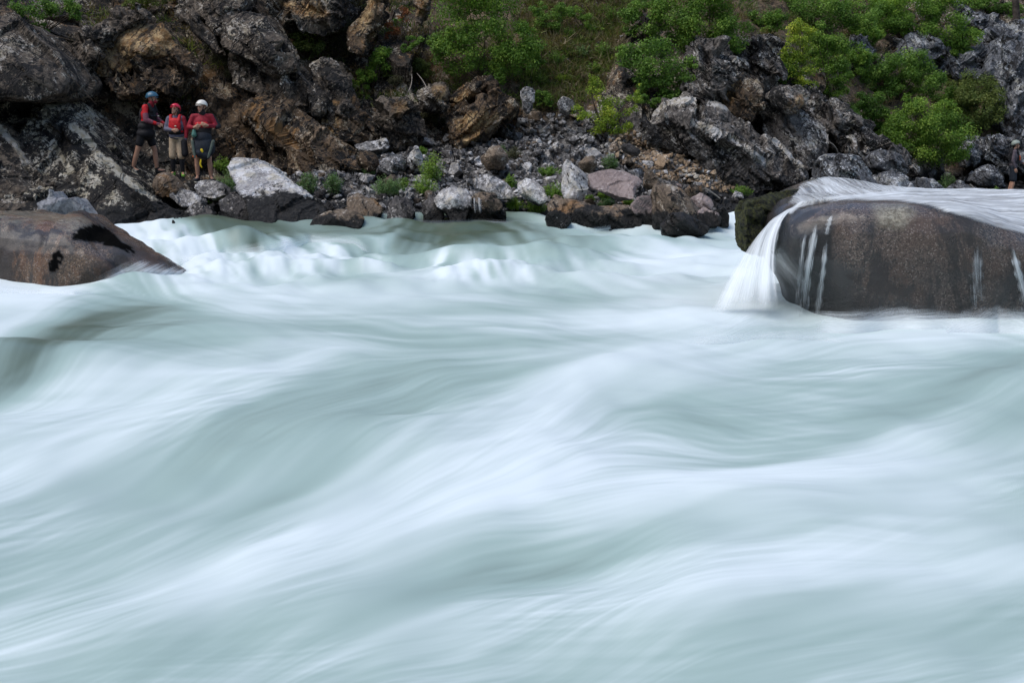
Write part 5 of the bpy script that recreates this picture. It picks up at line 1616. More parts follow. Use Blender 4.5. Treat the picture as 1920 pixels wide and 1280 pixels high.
shrub('shrub', 'medium green shrub at the top between the slope path and the olive shrub', SH, [(1205, 40, 40, 24), (1240, 68, 30, 20), (1180, 30, 24, 16), (1215, 0, 40, 20), (1180, 55, 18, 10)], 'deep', (1215, 84), seed=14, group=G1, tone=.1, dens=.8)
shrub('shrub', 'thin yellow green sapling standing at the top of the scree', SH, [(1118, 170, 14, 26), (1150, 205, 30, 22), (1130, 232, 34, 20), (1188, 190, 14, 20), (1092, 208, 22, 16), (1160, 240, 24, 16), (1110, 150, 8, 12), (1196, 168, 6, 12)], 'yellow', (1138, 252), seed=15, group=G1, leaf=.05, dens=.62, tone=-.05)
shrub('tree', 'yellow green young tree at the left of the right hand thicket', 'tree', [(1500, 70, 22, 28), (1492, 120, 30, 26), (1510, 150, 24, 14), (1478, 100, 16, 16), (1494, 45, 10, 12)], 'yellow', (1502, 168), seed=16, group='trees of the right thicket', tone=-.02)
shrub('tree', 'green young tree with shiny leaves right of the yellow green one', 'tree', [(1556, 105, 30, 34), (1572, 140, 26, 22), (1545, 70, 22, 24), (1566, 165, 20, 14), (1535, 175, 20, 10)], 'mid', (1556, 184), seed=17, group='trees of the right thicket', tone=0)
shrub('tree', 'dark leaved tree along the top edge above the right thicket', 'tree', [(1480, 10, 50, 24), (1560, 14, 46, 30), (1610, 28, 34, 26), (1430, 0, 40, 24), (1520, 40, 26, 14)], 'deep', (1540, 54), seed=18, group='trees of the right thicket', tone=.1)
shrub('tree', 'wide light green tree sprawling beneath the top right corner', 'tree', [(1720, 24, 44, 24), (1770, 52, 42, 26), (1810, 72, 30, 18), (1690, 45, 30, 18), (1655, 30, 26, 26), (1740, 0, 60, 22), (1650, 60, 22, 12)], 'bright', (1740, 92), seed=19, group='trees of the right thicket', tone=-.04)
shrub('tree', 'dark green tree in the middle of the right thicket', 'tree', [(1690, 130, 44, 28), (1740, 150, 30, 24), (1640, 130, 34, 24), (1660, 165, 34, 20), (1610, 160, 26, 18), (1715, 108, 30, 14)], 'deep', (1680, 190), seed=20, group='trees of the right thicket', tone=-.02)
shrub('tree', 'shaded dark green bush in the hollow of the right thicket', 'tree', [(1640, 200, 26, 26), (1612, 190, 18, 18), (1660, 230, 18, 20), (1625, 225, 18, 16)], 'deep', (1640, 250), seed=21, group='trees of the right thicket', tone=-.12)
shrub('tree', 'round green bush in front of the right thicket, above the shore', 'tree', [(1720, 225, 40, 32), (1766, 250, 46, 38), (1690, 250, 34, 28), (1740, 282, 52, 22), (1770, 208, 26, 22), (1712, 192, 24, 16), (1798, 282, 22, 20), (1672, 272, 22, 14)], 'mid', (1745, 300), seed=22, group='trees of the right thicket', tone=.04)
shrub('tree', 'olive green bush between the round bush and the right cliff', 'tree', [(1828, 170, 40, 28), (1848, 205, 36, 26), (1802, 160, 24, 18), (1866, 178, 20, 18), (1815, 225, 26, 18)], 'olive', (1838, 245), seed=23, group='trees of the right thicket', tone=.04)
shrub('tree', 'dark green tree at the very top near the right corner', 'tree', [(1830, 6, 34, 14), (1870, 10, 24, 12), (1905, 30, 18, 26)], 'deep', (1850, 22), seed=24, group='trees of the right thicket', tone=.05)
shrub('shrub', 'small green bush between two boulders at the top of the scree', SH, [(1020, 184, 18, 14), (1008, 176, 10, 8), (1034, 196, 10, 8)], 'mid', (1020, 200), seed=25, group=G1, leaf=.045)
shrub('shrub', 'sprawling red brown leaved plant on the cliff left of the big shrub', SH, [(738, 52, 18, 14), (758, 30, 14, 14), (728, 66, 10, 8)], 'red', (740, 74), seed=26, group=G1, leaf=.04, dens=.45)
shrub('shrub', 'small dark green bush under the red brown plant', SH, [(775, 78, 16, 12), (758, 92, 12, 10), (745, 40, 6, 6)], 'deep', (770, 98), seed=27, group=G1, leaf=.045, tone=.05)
shrub('shrub', 'mossy olive cushion beneath the olive shrub on the whitish crag', SH, [(1370, 92, 26, 12), (1345, 84, 14, 8), (1392, 100, 14, 8)], 'olive', (1372, 104), seed=28, group=G1, leaf=.035)
shrub('shrub', 'dark heath tuft on the brow of the large cracked outcrop', SH, [(1376, 204, 20, 9), (1396, 212, 12, 8)], 'heath', (1384, 216), seed=29, group='dry heath bushes', leaf=.03)
shrub('shrub', 'green tufted bush at the top of the earthy slope', SH, [(1030, 36, 26, 20), (1056, 22, 20, 18), (1010, 16, 18, 14)], 'deep', (1034, 58), seed=30, group=G1, leaf=.045, tone=.12, dens=.8)
shrub('shrub', 'bright herb with small leaves at the right of the earthy slope', SH, [(1100, 40, 20, 12), (1085, 22, 20, 12), (1118, 58, 12, 8)], 'mid', (1100, 56), seed=31, group=G1, leaf=.04, dens=.6, tone=.05)
shrub('shrub', 'low green plants right of the big bright shrub', SH, [(1002, 92, 16, 16), (1012, 112, 14, 12), (985, 128, 16, 12)], 'mid', (1004, 128), seed=32, group=G1, leaf=.04, tone=0)
shrub('shrub', 'small bush under the large dark shrub at the outcrop edge', SH, [(1218, 192, 18, 12), (1200, 182, 12, 10)], 'deep', (1214, 206), seed=33, group=G1, leaf=.045, tone=-.05)

for k, (x, y, mt) in enumerate([(1462, 130, 'deep'), (1600, 120, 'mid'), (1612, 60, 'bright'), (1590, 230, 'deep'), (1700, 170, 'mid'), (1780, 190, 'deep'), (1660, 250, 'deep'), (1540, 100, 'deep'), (1450, 40, 'mid'), (1790, 100, 'mid'), (1650, 10, 'mid')]):
    lab = {0: 'low dark bush at the left foot of the right thicket', 1: 'bush between the small grey crag and the shiny leaved tree', 2: 'light bush above the small grey crag', 3: 'dark bush on the brow of the right ridge',
           4: 'bush filling the gap below the rounded grey crag', 5: 'dark bush below the pale lichened crag', 6: 'dark bush at the left of the round bush', 7: 'dark bush behind the yellow green young tree',
           8: 'bush under the dark leaved tree on the top edge', 9: 'bush hugging the pale lichened crag', 10: 'bush at the top edge left of the wide light green tree'}[k]
    rr = random.Random(k)
    shrub('shrub', lab, SH, [(x + rr.uniform(-22, 22), y + rr.uniform(-14, 14), rr.uniform(18, 32), rr.uniform(14, 24)) for q in range(4)], mt, (x, y + 26), seed=60 + k, group='trees of the right thicket', tone=rr.uniform(-.08, .06), dD=.3)

# bank plants: fine upright stems in a cushion, each its own
def bankplant(label, px, py, rx, ry, mat, seed, D=None, tone=0.0, name='bank_plant'):
    rx, ry, tone = rx * 1.15, ry * 1.12, tone + .10
    r = np.random.default_rng(3000 + seed)
    h = hit(px, py + ry * .8)
    D0 = D or h.y - .12
    s = px2m(D0)
    root = P(px, py + ry, D0)
    n = int(16 + rx * 1.1)
    cs, on, tn, tb = [], [], [], []
    for k in range(n):
        a = r.uniform(0, 2 * np.pi)
        q = r.uniform(0, 1) ** .6
        st = np.array([np.cos(a) * q * rx * .45, np.sin(a) * q * rx * .35, 0]) * s
        tip = np.array([np.cos(a) * q * rx * 1.0, np.sin(a) * q * rx * .7, (1.0 - .55 * q * q) * 2 * ry * r.uniform(.7, 1.08)]) * s
        m = int(24 + ry * 1.2)
        t_ = r.uniform(.12, 1, (m, 1))
        c = st + (tip - st) * t_ + r.normal(0, .018 + .008 * ry / 10, (m, 3)) * (1.1 - .5 * t_)
        cs.append(c)
        on.append(np.tile((tip - st) / np.linalg.norm(tip - st), (m, 1)))
        tn.append(.42 + tone + .22 * (t_[:, 0] - .5) + r.normal(0, .08) + r.normal(0, .10, m))
        if k % 3 == 0:
            tb.append(tube(st, tip, .005, .003, k=4, seg=4))
    V, F_, T_ = leaves(np.concatenate(cs), .042, r, up=.6, aspect=.33, tone=np.concatenate(tn), out=np.concatenate(on))
    e = tag(empty(name, root), label, 'plant', 'green plants on the stony bank')
    meshobj('foliage', V, F_, LEAF[mat], e, smooth=False, attrs={'leaf': T_})
    v, f = merge(tb)
    meshobj('stems', v, f, WOOD, e)


for k, (lb_, x, y, rx, ry, mt, tn_) in enumerate([
        ('tallest bright green plant in the middle of the scree', 812, 312, 22, 24, 'bright', .1), ('bright green plant just below the tallest plant', 797, 346, 23, 19, 'bright', .05),
        ('wide pale green plant near the waterline left of the tallest plant', 728, 348, 32, 16, 'pale', -.05), ('pale green plant beside the big dark rock wedge', 625, 341, 18, 18, 'pale', -.1),
        ('pale green plant right of the white topped slab', 578, 341, 18, 18, 'pale', -.12), ('small pale plant at the foot of the dark rock wedge', 690, 319, 12, 9, 'pale', -.1),
        ('slim whitish green plant against the dark rock wedge', 580, 304, 10, 14, 'pale', -.02), ('wide pale green plant between the white helmeted paddler and the white slab', 430, 338, 36, 17, 'pale', .05),
        ('dark green plant behind the white helmeted paddler', 418, 306, 16, 11, 'mid', .12), ('bright green tuft at the waterline below the paddlers', 391, 367, 14, 10, 'bright', .1),
        ('green plant tucked beside the tall upright pale slab', 1039, 356, 20, 15, 'bright', 0), ('bright green plant at the waterline right of the trickle', 1004, 386, 22, 12, 'bright', .12),
        ('bright plant left of its twin at the waterline right of the trickle', 966, 381, 16, 12, 'bright', .02), ('blue green plant above the broad pinkish slab', 1144, 302, 15, 15, 'pale', -.12),
        ('small green plant at the lower edge of the broad pinkish slab', 1134, 362, 13, 9, 'mid', .1), ('pale plant just above the long black banded rock', 1138, 380, 16, 8, 'pale', -.05),
        ('dark green plant under the large cracked outcrop', 1390, 356, 19, 10, 'deep', .1), ('low green plants behind the leaning stone', 1030, 320, 24, 9, 'mid', -.05),
        ('small green plant near the large grey white stone', 958, 340, 12, 12, 'deep', .1), ('faint green plant at the foot of the orange strata', 774, 270, 8, 10, 'mid', .08),
        ('tiny green plant beside the dark block at the cliff foot', 792, 282, 9, 7, 'mid', 0), ('pale plant beside the rust bottomed boulder', 942, 285, 10, 12, 'pale', -.15),
        ('small green tuft between stones under the tallest plant', 760, 342, 12, 8, 'mid', 0), ('yellowish plant in front of the shadowed rocks on the right shore', 1776, 338, 16, 16, 'pale', -.1),
        ('bright grass tuft on the right shore', 1826, 367, 14, 8, 'bright', .08), ('dark green plant left of the lone paddler', 1868, 361, 18, 10, 'deep', .1),
        ('small plant at the foot of the outcrop above the wet boulder top', 1538, 328, 9, 8, 'mid', 0), ('dry grey plant among upper scree stones', 964, 286, 12, 10, 'heath', .1),
        ('tiny green plant low beside the pinkish slab', 1180, 378, 9, 6, 'bright', 0), ('small green plant under the tall upright slab', 1106, 372, 9, 6, 'mid', .05),
        ('round green herb high on the earthy slope near the top edge', 1062, 60, 16, 10, 'mid', 0), ('pale green herb in the middle of the earthy slope', 1092, 96, 18, 11, 'pale', -.05),
        ('dark green herb left in the earthy slope beside the big shrub', 1040, 108, 18, 12, 'deep', .05), ('yellowish herb low on the earthy slope', 1054, 146, 16, 9, 'yellow', -.15),
        ('green herb beside the drooping dark shrub on the earthy slope', 1132, 92, 18, 14, 'deep', .1), ('straw coloured tuft under the yellowish herb', 1086, 140, 16, 9, 'straw', 0),
        ('small bright herb at the right of the earthy slope foot', 1112, 126, 14, 10, 'mid', .05), ('low green herb over the upright dark slab', 1012, 148, 14, 9, 'deep', .1),
        ('green herb at the top edge between two shrubs', 1140, 24, 20, 14, 'mid', 0), ('grey green herb on the cliff ledge beneath the sapling', 742, 150, 14, 8, 'heath', .05)]):
    bankplant(lb_, x, y, rx, ry, mt, k, tone=tn_)

# dry grass on the earthy slope and low growth on ledges: too many blades to count
r = np.random.default_rng(77)
cs, tn, hs = [], [], []
for poly, n in (([(985, -20), (1190, -20), (1180, 60), (1130, 170), (1060, 215), (1000, 205), (960, 130)], 520), ([(1180, -20), (1700, -20), (1640, 120), (1500, 120), (1400, 70), (1300, 80)], 130),
                ([(1540, 150), (1820, 120), (1870, 270), (1720, 300), (1640, 270)], 90), ([(560, 0), (1000, 0), (960, 190), (700, 200), (560, 120)], 150), ([(100, 0), (400, 0), (560, 200), (250, 200), (120, 120)], 90)):
    xs, ys = [q[0] for q in poly], [q[1] for q in poly]
    k = 0
    while k < n:
        x, y = r.uniform(min(xs), max(xs)), r.uniform(min(ys), max(ys))
        if inpoly(x, y, poly):
            k += 1
            h = np.array(hit(x, y))
            m = 46
            c = h + r.normal(0, 1, (m, 3)) * np.array([.16, .12, .04])
            cs.append(c)
            tn.append(np.clip(r.normal(.45, .2) + r.normal(0, .15, m), 0, 1))
            hs.append(np.full(m, r.uniform(.12, .34)))
cs, tn, hs = np.concatenate(cs), np.concatenate(tn), np.concatenate(hs)
n = len(cs)
dr = r.normal(0, .55, (n, 3)) + np.array([0, -.45, .7])
dr /= np.linalg.norm(dr, axis=1, keepdims=True)
sd_ = np.cross(dr, r.normal(size=(n, 3)))
sd_ /= np.linalg.norm(sd_, axis=1, keepdims=True)
L_ = hs[:, None] * r.uniform(.5, 1.3, (n, 1))
V = np.stack([cs - sd_ * .013, cs + sd_ * .013, cs + dr * L_ + np.array([0, 0, -.15]) * L_], 1).reshape(-1, 3)
gmix = r.random(n // 46) < .5
gm = np.repeat(gmix, 46)
for nm, sel, mt in (('dry_grass', gm, 'straw'), ('slope_grass', ~gm, 'olive')):
    vv = V.reshape(n, 3, 3)[sel].reshape(-1, 3)
    g_ = meshobj(nm, vv, np.arange(len(vv)).reshape(-1, 3), LEAF[mt], smooth=False, attrs={'leaf': np.repeat(tn[sel], 3)})
    tag(g_, {'dry_grass': 'straw coloured dry grass tufts scattered over the earthy slope', 'slope_grass': 'olive green grass tufts scattered over the slope and ledges'}[nm], 'grass', kind='stuff')

# bare twigs and driftwood
def twig(label, a, b, D, r0=.018, bend=(0, 0, .1), m=None, name='dead_branch'):
    p0, p1 = P(a[0], a[1], D), P(b[0], b[1], D + .2)
    v, f = tube(p0, p1, r0, r0 * .5, np.array(bend), seg=9)
    tag(meshobj(name, v, f, m or WOODP, origin=p0), label, 'branch')


twig('long thin dead branch slanting across the ochre overhang', (84, 66), (222, 122), 30.6, .009, (0, 0, .25), WOOD)
twig('thin dead branch hanging down beside the blue helmet', (222, 122), (262, 180), 30.6, .008, (.05, 0, .1), WOOD)
twig('thin dead branch leaning along the edge of the black slab', (92, 108), (180, 196), 27.9, .008, (0, 0, .08), WOOD)
twig('bare grey stick poking from the heath bush near the cliff blocks', (766, 172), (772, 140), 32.4, .014, (.06, 0, 0))
twig('second bare stick crossing near the cliff blocks', (800, 166), (782, 138), 32.6, .014, (.05, 0, 0))
twig('pale driftwood stick lying on stones near the mossy shoulder', (1320, 352), (1350, 372), 27.9, .02, (0, 0, .02))
twig('pale bent stick on the ridge boulders', (1554, 266), (1572, 292), 34.6, .016, (.1, 0, .05))
twig('pale driftwood pole on the right shore', (1818, 346), (1850, 378), 36.3, .03, (0, 0, .02))
tk = tube(P(1902, -30, 46.5), P(1908, 72, 46.3), .10, .13, seg=6, k=9)
tag(meshobj('bare_tree', *tk, plain('dark_bark', (.05, .04, .032), .9, .5, 10), origin=tk[0][0]), 'dark bare tree trunk at the top right corner', 'tree')
# ------------------------------------------------------------------ people
SKIN = plain('skin', (.42, .235, .16), .55, .08, 20)
C_RED = plain('red_fabric', (.50, .012, .018), .6, .2, 25)
C_CRIM = plain('crimson_fabric', (.24, .012, .025), .7, .25, 25)
C_BLACK = plain('black_fabric', (.012, .012, .015), .75, .3, 25)
C_NAVY = plain('dark_neoprene', (.016, .021, .030), .7, .3, 25)
C_GREY = plain('blue_grey_fabric', (.12, .12, .17), .75, .2, 25)
C_PLUM = plain('plum_fabric', (.17, .06, .085), .75, .2, 25)
C_PURP = plain('grey_purple_fabric', (.10, .08, .095), .75, .2, 25)
C_BEIGE = plain('beige_cotton', (.40, .31, .215), .85, .12, 25)
C_PANEL = plain('grey_green_panel', (.10, .125, .105), .75, .2, 25)
C_YEL = plain('yellow_webbing', (.80, .58, .02), .6, .1, 25)
C_ORANGE = plain('orange_plastic', (.75, .13, .02), .5, .1, 25)
C_GREEN = plain('green_rubber', (.18, .42, .05), .5, .2, 25)
C_TEAL = plain('teal_bottle', (.07, .17, .14), .35, .2, 25)
H_BLUE = plain('blue_helmet_shell', (.030, .105, .17), .3, .1, 25, .5)
H_RED = plain('red_helmet_shell', (.52, .012, .04), .3, .1, 25, .5)
H_WHITE = plain('white_helmet_shell', (.72, .70, .64), .3, .05, 25, .5)
H_SAGE = plain('sage_helmet_shell', (.25, .29, .25), .45, .1, 25, .4)
C_SOLE = plain('pale_rubber_sole', (.55, .52, .42), .6, .1, 25)
HAIR = plain('dark_hair', (.02, .013, .010), .6, .3, 40)
EYE = plain('dark_eye', (.02, .015, .012), .3, .1, 40)
LIP = plain('lips', (.30, .11, .09), .5, .1, 40)


def blob(caps, ells=(), vox=.011, sm=4):
    """one continuous surface from tapered limbs (p, q, r0, r1) and ellipsoids (centre, radii, matrix)"""
    bm = bmesh.new()
    for p, q, r0, r1 in caps:
        p, q = Vector(p), Vector(q)
        d = q - p
        L = max(d.length, 1e-4)
        rot = d.to_track_quat('Z', 'Y').to_matrix().to_4x4()
        m = Matrix.Translation(p) @ rot
        g = bmesh.ops.create_cone(bm, cap_ends=True, segments=14, radius1=r0, radius2=r1, depth=L)
        bmesh.ops.transform(bm, matrix=m @ Matrix.Translation((0, 0, L / 2)), verts=g['verts'])
        for c, rr in ((p, r0), (q, r1)):
            g = bmesh.ops.create_icosphere(bm, subdivisions=2, radius=rr)
            bmesh.ops.translate(bm, vec=c, verts=g['verts'])
    for e in ells:
        c, rad = e[0], e[1]
        m = Matrix.Translation(Vector(c)) @ (e[2] if len(e) > 2 else Matrix.Identity(4)) @ Matrix.Diagonal((*rad, 1))
        g = bmesh.ops.create_icosphere(bm, subdivisions=3, radius=1)
        bmesh.ops.transform(bm, matrix=m, verts=g['verts'])
    V, f, _ = evalmesh(bm, [('REMESH', dict(mode='VOXEL', voxel_size=vox)), ('SMOOTH', dict(iterations=sm, factor=.5))])
    return V, f


def cap_shell(c, rad, m, zcut, th=.012, back=0.0):
    """helmet shell: upper part of an ellipsoid with an open rim, lower at the back"""
    bm = bmesh.new()
    bmesh.ops.create_icosphere(bm, subdivisions=4, radius=1)
    kill = [v for v in bm.verts if v.co.z < zcut - back * max(0, v.co.y) + .25 * max(0, -v.co.y)]
    bmesh.ops.delete(bm, geom=kill, context='VERTS')
    bmesh.ops.transform(bm, matrix=Matrix.Translation(Vector(c)) @ m @ Matrix.Diagonal((*rad, 1)), verts=bm.verts)
    return evalmesh(bm, [('SOLIDIFY', dict(thickness=th, offset=1)), ('SUBSURF', dict(levels=1))])[:2]


def hand(caps, wrist, d, nrm_, curl=.6, s=1.0, thumb=1):
    """palm, four unequal bent fingers and a thumb from the side of the palm"""
    w, d, u = Vector(wrist), Vector(d).normalized(), Vector(nrm_)
    u = (u - d * u.dot(d)).normalized()
    side = d.cross(u)
    caps.append((w, w + d * .05 * s, .027 * s, .030 * s))
    for k, (o, L) in enumerate(((-.030, .062), (-.010, .074), (.010, .070), (.029, .054))):
        b = w + d * .075 * s + side * o * s
        caps.append((w + d * .03 * s + side * o * .7 * s, b, .016 * s, .013 * s))
        m = b + (d * math.cos(curl * .6) + u * math.sin(curl * .6)) * L * .5 * s
        e = m + (d * math.cos(curl * 1.6) + u * math.sin(curl * 1.6)) * L * .5 * s
        caps.append((b, m, .0115 * s, .0105 * s))
        caps.append((m, e, .0105 * s, .009 * s))
    t0 = w + d * .02 * s + side * (-.030 * thumb) * s
    t1 = t0 + (d * .6 - side * .6 * thumb + u * .35) * .040 * s
    caps += [(t0, t1, .015 * s, .0125 * s), (t1, t1 + (d * .9 + u * .35) * .032 * s, .0125 * s, .010 * s)]


def head(caps, ells, c, m, s=1.0):
    """skull, jaw, nose, ears and brow; m turns the head (its face looks to -Y)"""
    f = lambda *v: Vector(c) + m.to_3x3() @ (Vector(v) * s)
    ells += [(f(0, .01, .03), (.073 * s, .092 * s, .092 * s), m), (f(0, -.022, -.035), (.056 * s, .066 * s, .075 * s), m)]
    caps += [(f(0, -.088, .012), f(0, -.104, -.026), .010 * s, .015 * s), (f(-.016, -.088, -.030), f(.016, -.088, -.030), .010 * s, .010 * s),
             (f(-.030, -.078, .030), f(.030, -.078, .030), .012 * s, .012 * s), (f(0, -.070, -.095), f(0, -.060, -.09), .020 * s, .020 * s),
             (f(-.022, -.083, -.062), f(.022, -.083, -.062), .009 * s, .009 * s)]
    for q in (-1, 1):
        caps += [(f(.074 * q, .008, .015), f(.070 * q, .0, -.03), .013 * s, .010 * s)]
    return f


def face_parts(par, f, s, root):
    for q in (-1, 1):
        bm = bmesh.new()
        g = bmesh.ops.create_icosphere(bm, subdivisions=2, radius=.0105 * s)
        bmesh.ops.translate(bm, vec=f(.030 * q, -.086, .006), verts=g['verts'])
        V, F_, _ = evalmesh(bm, [])
        meshobj('eye', V - root, F_, EYE, par)
    V, F_ = blob([(f(-.020, -.092, -.060), f(.020, -.092, -.060), .006 * s, .006 * s)], vox=.004, sm=1)
    meshobj('mouth', V - root, F_, LIP, par)


def Rz(a):
    return Matrix.Rotation(R(a), 4, 'Z')


def person(label, foot_px, D, H, face, parts, pose, headrot, group=None):
    """pose: joint positions in metres, person facing -Y, feet at z=0; face: turn about the vertical in degrees"""
    root = P(foot_px[0], foot_px[1], D)
    s = H / 1.75
    T = Matrix.Translation(Vector(root)) @ Rz(face)
    J = {k: T @ (Vector(v) * s) for k, v in pose.items()}
    for k in ('hand_r', 'hand_l'):
        J[k + '_d'] = T.to_3x3() @ Vector(pose[k + '_d'])
        J[k + '_n'] = T.to_3x3() @ Vector(pose[k + '_n'])
    e = tag(empty('person', root), label, 'person', group)
    caps, ells = [], []
    for q in 'rl':
        caps += [(J['hip_' + q], J['knee_' + q], .078 * s, .056 * s), (J['knee_' + q], J['knee_' + q] * .62 + J['ank_' + q] * .38, .052 * s, .055 * s),
                 (J['knee_' + q] * .62 + J['ank_' + q] * .38, J['ank_' + q], .055 * s, .036 * s),
                 (J['ank_' + q], J['toe_' + q], .038 * s, .030 * s), (J['sh_' + q], J['elb_' + q], .050 * s, .040 * s), (J['elb_' + q], J['hand_' + q], .040 * s, .027 * s)]
        hand(caps, J['hand_' + q], J['hand_' + q + '_d'], J['hand_' + q + '_n'], .7, s * 1.05, 1 if q == 'r' else -1)
    pel, che, nk = J['pelvis'], J['chest'], J['neck']
    tw = T.to_3x3().to_4x4()
    ells += [(pel, (.165 * s, .115 * s, .12 * s), tw), (che, (.17 * s, .115 * s, .19 * s), tw), ((pel + che) / 2, (.145 * s, .10 * s, .2 * s), tw)]
    caps += [(che + Vector((0, 0, .12 * s)), nk, .07 * s, .055 * s), (J['sh_r'], J['sh_l'], .055 * s, .055 * s), (nk, J['head'] - Vector((0, 0, .03 * s)), .055 * s, .052 * s)]
    hm = tw @ headrot
    f = head(caps, ells, J['head'], hm, s * 1.0)
    V, F_ = blob(caps, ells, vox=.0085, sm=3)
    o = meshobj('body', V - root, F_, SKIN, e)
    face_parts(e, f, s, root)
    parts(e, J, s, hm, f, tw, root, T)
    return e


def cloth(par, name, mat, root, caps, ells=(), vox=.012, sm=4, label=None):
    V, F_ = blob(caps, ells, vox, sm)
    o = meshobj(name, V - root, F_, mat, par)
    if label:
        o['label'] = label
    return o


def helmet(par, mat, root, J, hm, s, f, label=None):
    V, F_ = cap_shell(f(0, .008, .040), (.102 * s, .124 * s, .105 * s), hm, -.05, .014, .55)
    o = meshobj('helmet', V - root, F_, mat, par)
    V, F_ = blob([(f(.085 * q, -.01, .03), f(.045 * q, -.055, -.10), .008 * s, .008 * s) for q in (-1, 1)] + [(f(-.045, -.055, -.10), f(.045, -.055, -.10), .008 * s, .008 * s)], vox=.006, sm=1)
    meshobj('chin_strap', V - root, F_, C_BLACK, o)
    V, F_ = blob([(f(x, -.118 + abs(x) * .35, .045), f(x + .03, -.118 + abs(x + .03) * .35, .045), .010 * s, .010 * s) for x in (-.075, -.045, -.015, .015, .045)], vox=.006, sm=1)
    meshobj('visor_rim', V - root, F_, mat, o)
    return o


def shoes(par, root, J, s, mat, sole, T):
    fw = T.to_3x3()
    for q in 'rl':
        a, t_ = J['ank_' + q], J['toe_' + q]
        o = cloth(par, 'shoe', mat, root, [(a + Vector((0, 0, .03 * s)), a + Vector((0, 0, -.045 * s)), .046 * s, .048 * s), (a + Vector((0, 0, -.045 * s)), t_ + Vector((0, 0, -.01)), .048 * s, .040 * s)], vox=.010)
        d = (t_ - a)
        d.z = 0
        d.normalize()
        z0 = min(a.z, t_.z) - .062 * s
        h_ = Vector((a.x, a.y, z0)) - d * .035 * s
        V, F_ = blob([(h_, Vector((t_.x, t_.y, z0 + .008)) + d * .02 * s, .036 * s, .034 * s)], vox=.010)
        V[:, 2] = np.clip(V[:, 2], z0 - .016 * s, z0 + .014 * s)
        meshobj('sole', V - root, F_, sole, o)


def torso(J, s, tw, k=1.12, arms=True, fore=True, legs=False):
    caps = [(J['sh_r'], J['sh_l'], .064 * s, .064 * s), (J['chest'] + Vector((0, 0, .12 * s)), J['neck'] - Vector((0, 0, .01)), .085 * s, .066 * s)]
    for q in 'rl':
        if arms:
            caps.append((J['sh_' + q], J['elb_' + q], .064 * s, .054 * s))
        if fore:
            caps.append((J['elb_' + q], J['elb_' + q] * .12 + J['hand_' + q] * .88, .054 * s, .038 * s))
    ells = [(J['pelvis'] + Vector((0, 0, .06)), (.165 * s * k, .115 * s * k, .12 * s), tw), (J['chest'], (.17 * s * k, .118 * s * k, .19 * s), tw), ((J['pelvis'] + J['chest']) / 2, (.150 * s * k, .108 * s * k, .2 * s), tw)]
    return caps, ells


def vest(par, mat, root, J, s, tw, back=True, name='life_vest', thick=1.0):
    c = J['chest']
    f = tw.to_3x3()
    ells = [(c + f @ Vector((0, -.09 * s, -.02 * s)), (.155 * s, .065 * s * thick, .20 * s), tw), (c + f @ Vector((0, .085 * s, -.02 * s)), (.155 * s, .062 * s * thick, .20 * s), tw),
            ((c + J['pelvis']) / 2, (.178 * s, .140 * s, .085 * s), tw)]
    caps = [(J['sh_' + q] * .62 + J['neck'] * .38 + f @ Vector((0, y, .045 * s)), J['sh_' + q] * .55 + J['neck'] * .45 + f @ Vector((0, y * 2.2, -.10 * s)), .036 * s, .045 * s) for q in 'rl' for y in (-.045 * s, .045 * s)]
    o = cloth(par, name, mat, root, caps, ells)
    for z in (-.02, -.12):
        V, F_ = blob([(c + f @ Vector((x, -(.150 * thick - abs(x) * .32), z)) * s, c + f @ Vector((x + .06, -(.150 * thick - abs(x + .06) * .32), z)) * s, .013 * s, .013 * s) for x in (-.15, -.09, -.03, .03, .09)], vox=.008, sm=1)
        meshobj('strap', V - root, F_, C_NAVY, o)
    V, F_ = blob([(c + f @ Vector((.03, -.165 * thick, -.02)) * s, c + f @ Vector((.05, -.165 * thick, -.02)) * s, .018 * s, .018 * s)], vox=.008, sm=1)
    meshobj('buckle', V - root, F_, C_SOLE, o)
    return o


def legwear(J, s, k=.75, flare=1.0, tw=None):
    """shorts from the waist to share k of the thigh"""
    caps = []
    for q in 'rl':
        a, b = J['hip_' + q], J['knee_' + q]
        caps.append((a + Vector((0, 0, .02)), a * (1 - k) + b * k, .098 * s, .082 * s * flare))
    return caps, [(J['pelvis'], (.175 * s, .125 * s, .115 * s), tw)]


# -- left: stands turned to the right, blue helmet, red shoulders, black vest and shorts
pose1 = dict(pelvis=(0, -.02, .93), chest=(0, -.075, 1.235), neck=(0, -.14, 1.445), head=(0, -.20, 1.575), sh_r=(-.185, -.11, 1.40), sh_l=(.185, -.11, 1.40), elb_r=(-.25, -.16, 1.13), elb_l=(.24, -.17, 1.14),
             hand_r=(-.17, -.38, 1.05), hand_l=(.15, -.40, 1.04), hand_r_d=(.45, -.8, -.2), hand_l_d=(-.4, -.85, -.2), hand_r_n=(.6, .2, -.6), hand_l_n=(-.6, .2, -.6),
             hip_r=(-.10, -.01, .90), hip_l=(.10, -.01, .90), knee_r=(-.14, .12, .50), knee_l=(.14, -.14, .49), ank_r=(-.16, .24, .10), ank_l=(.16, -.17, .07), toe_r=(-.18, .10, .06), toe_l=(.18, -.33, .04))


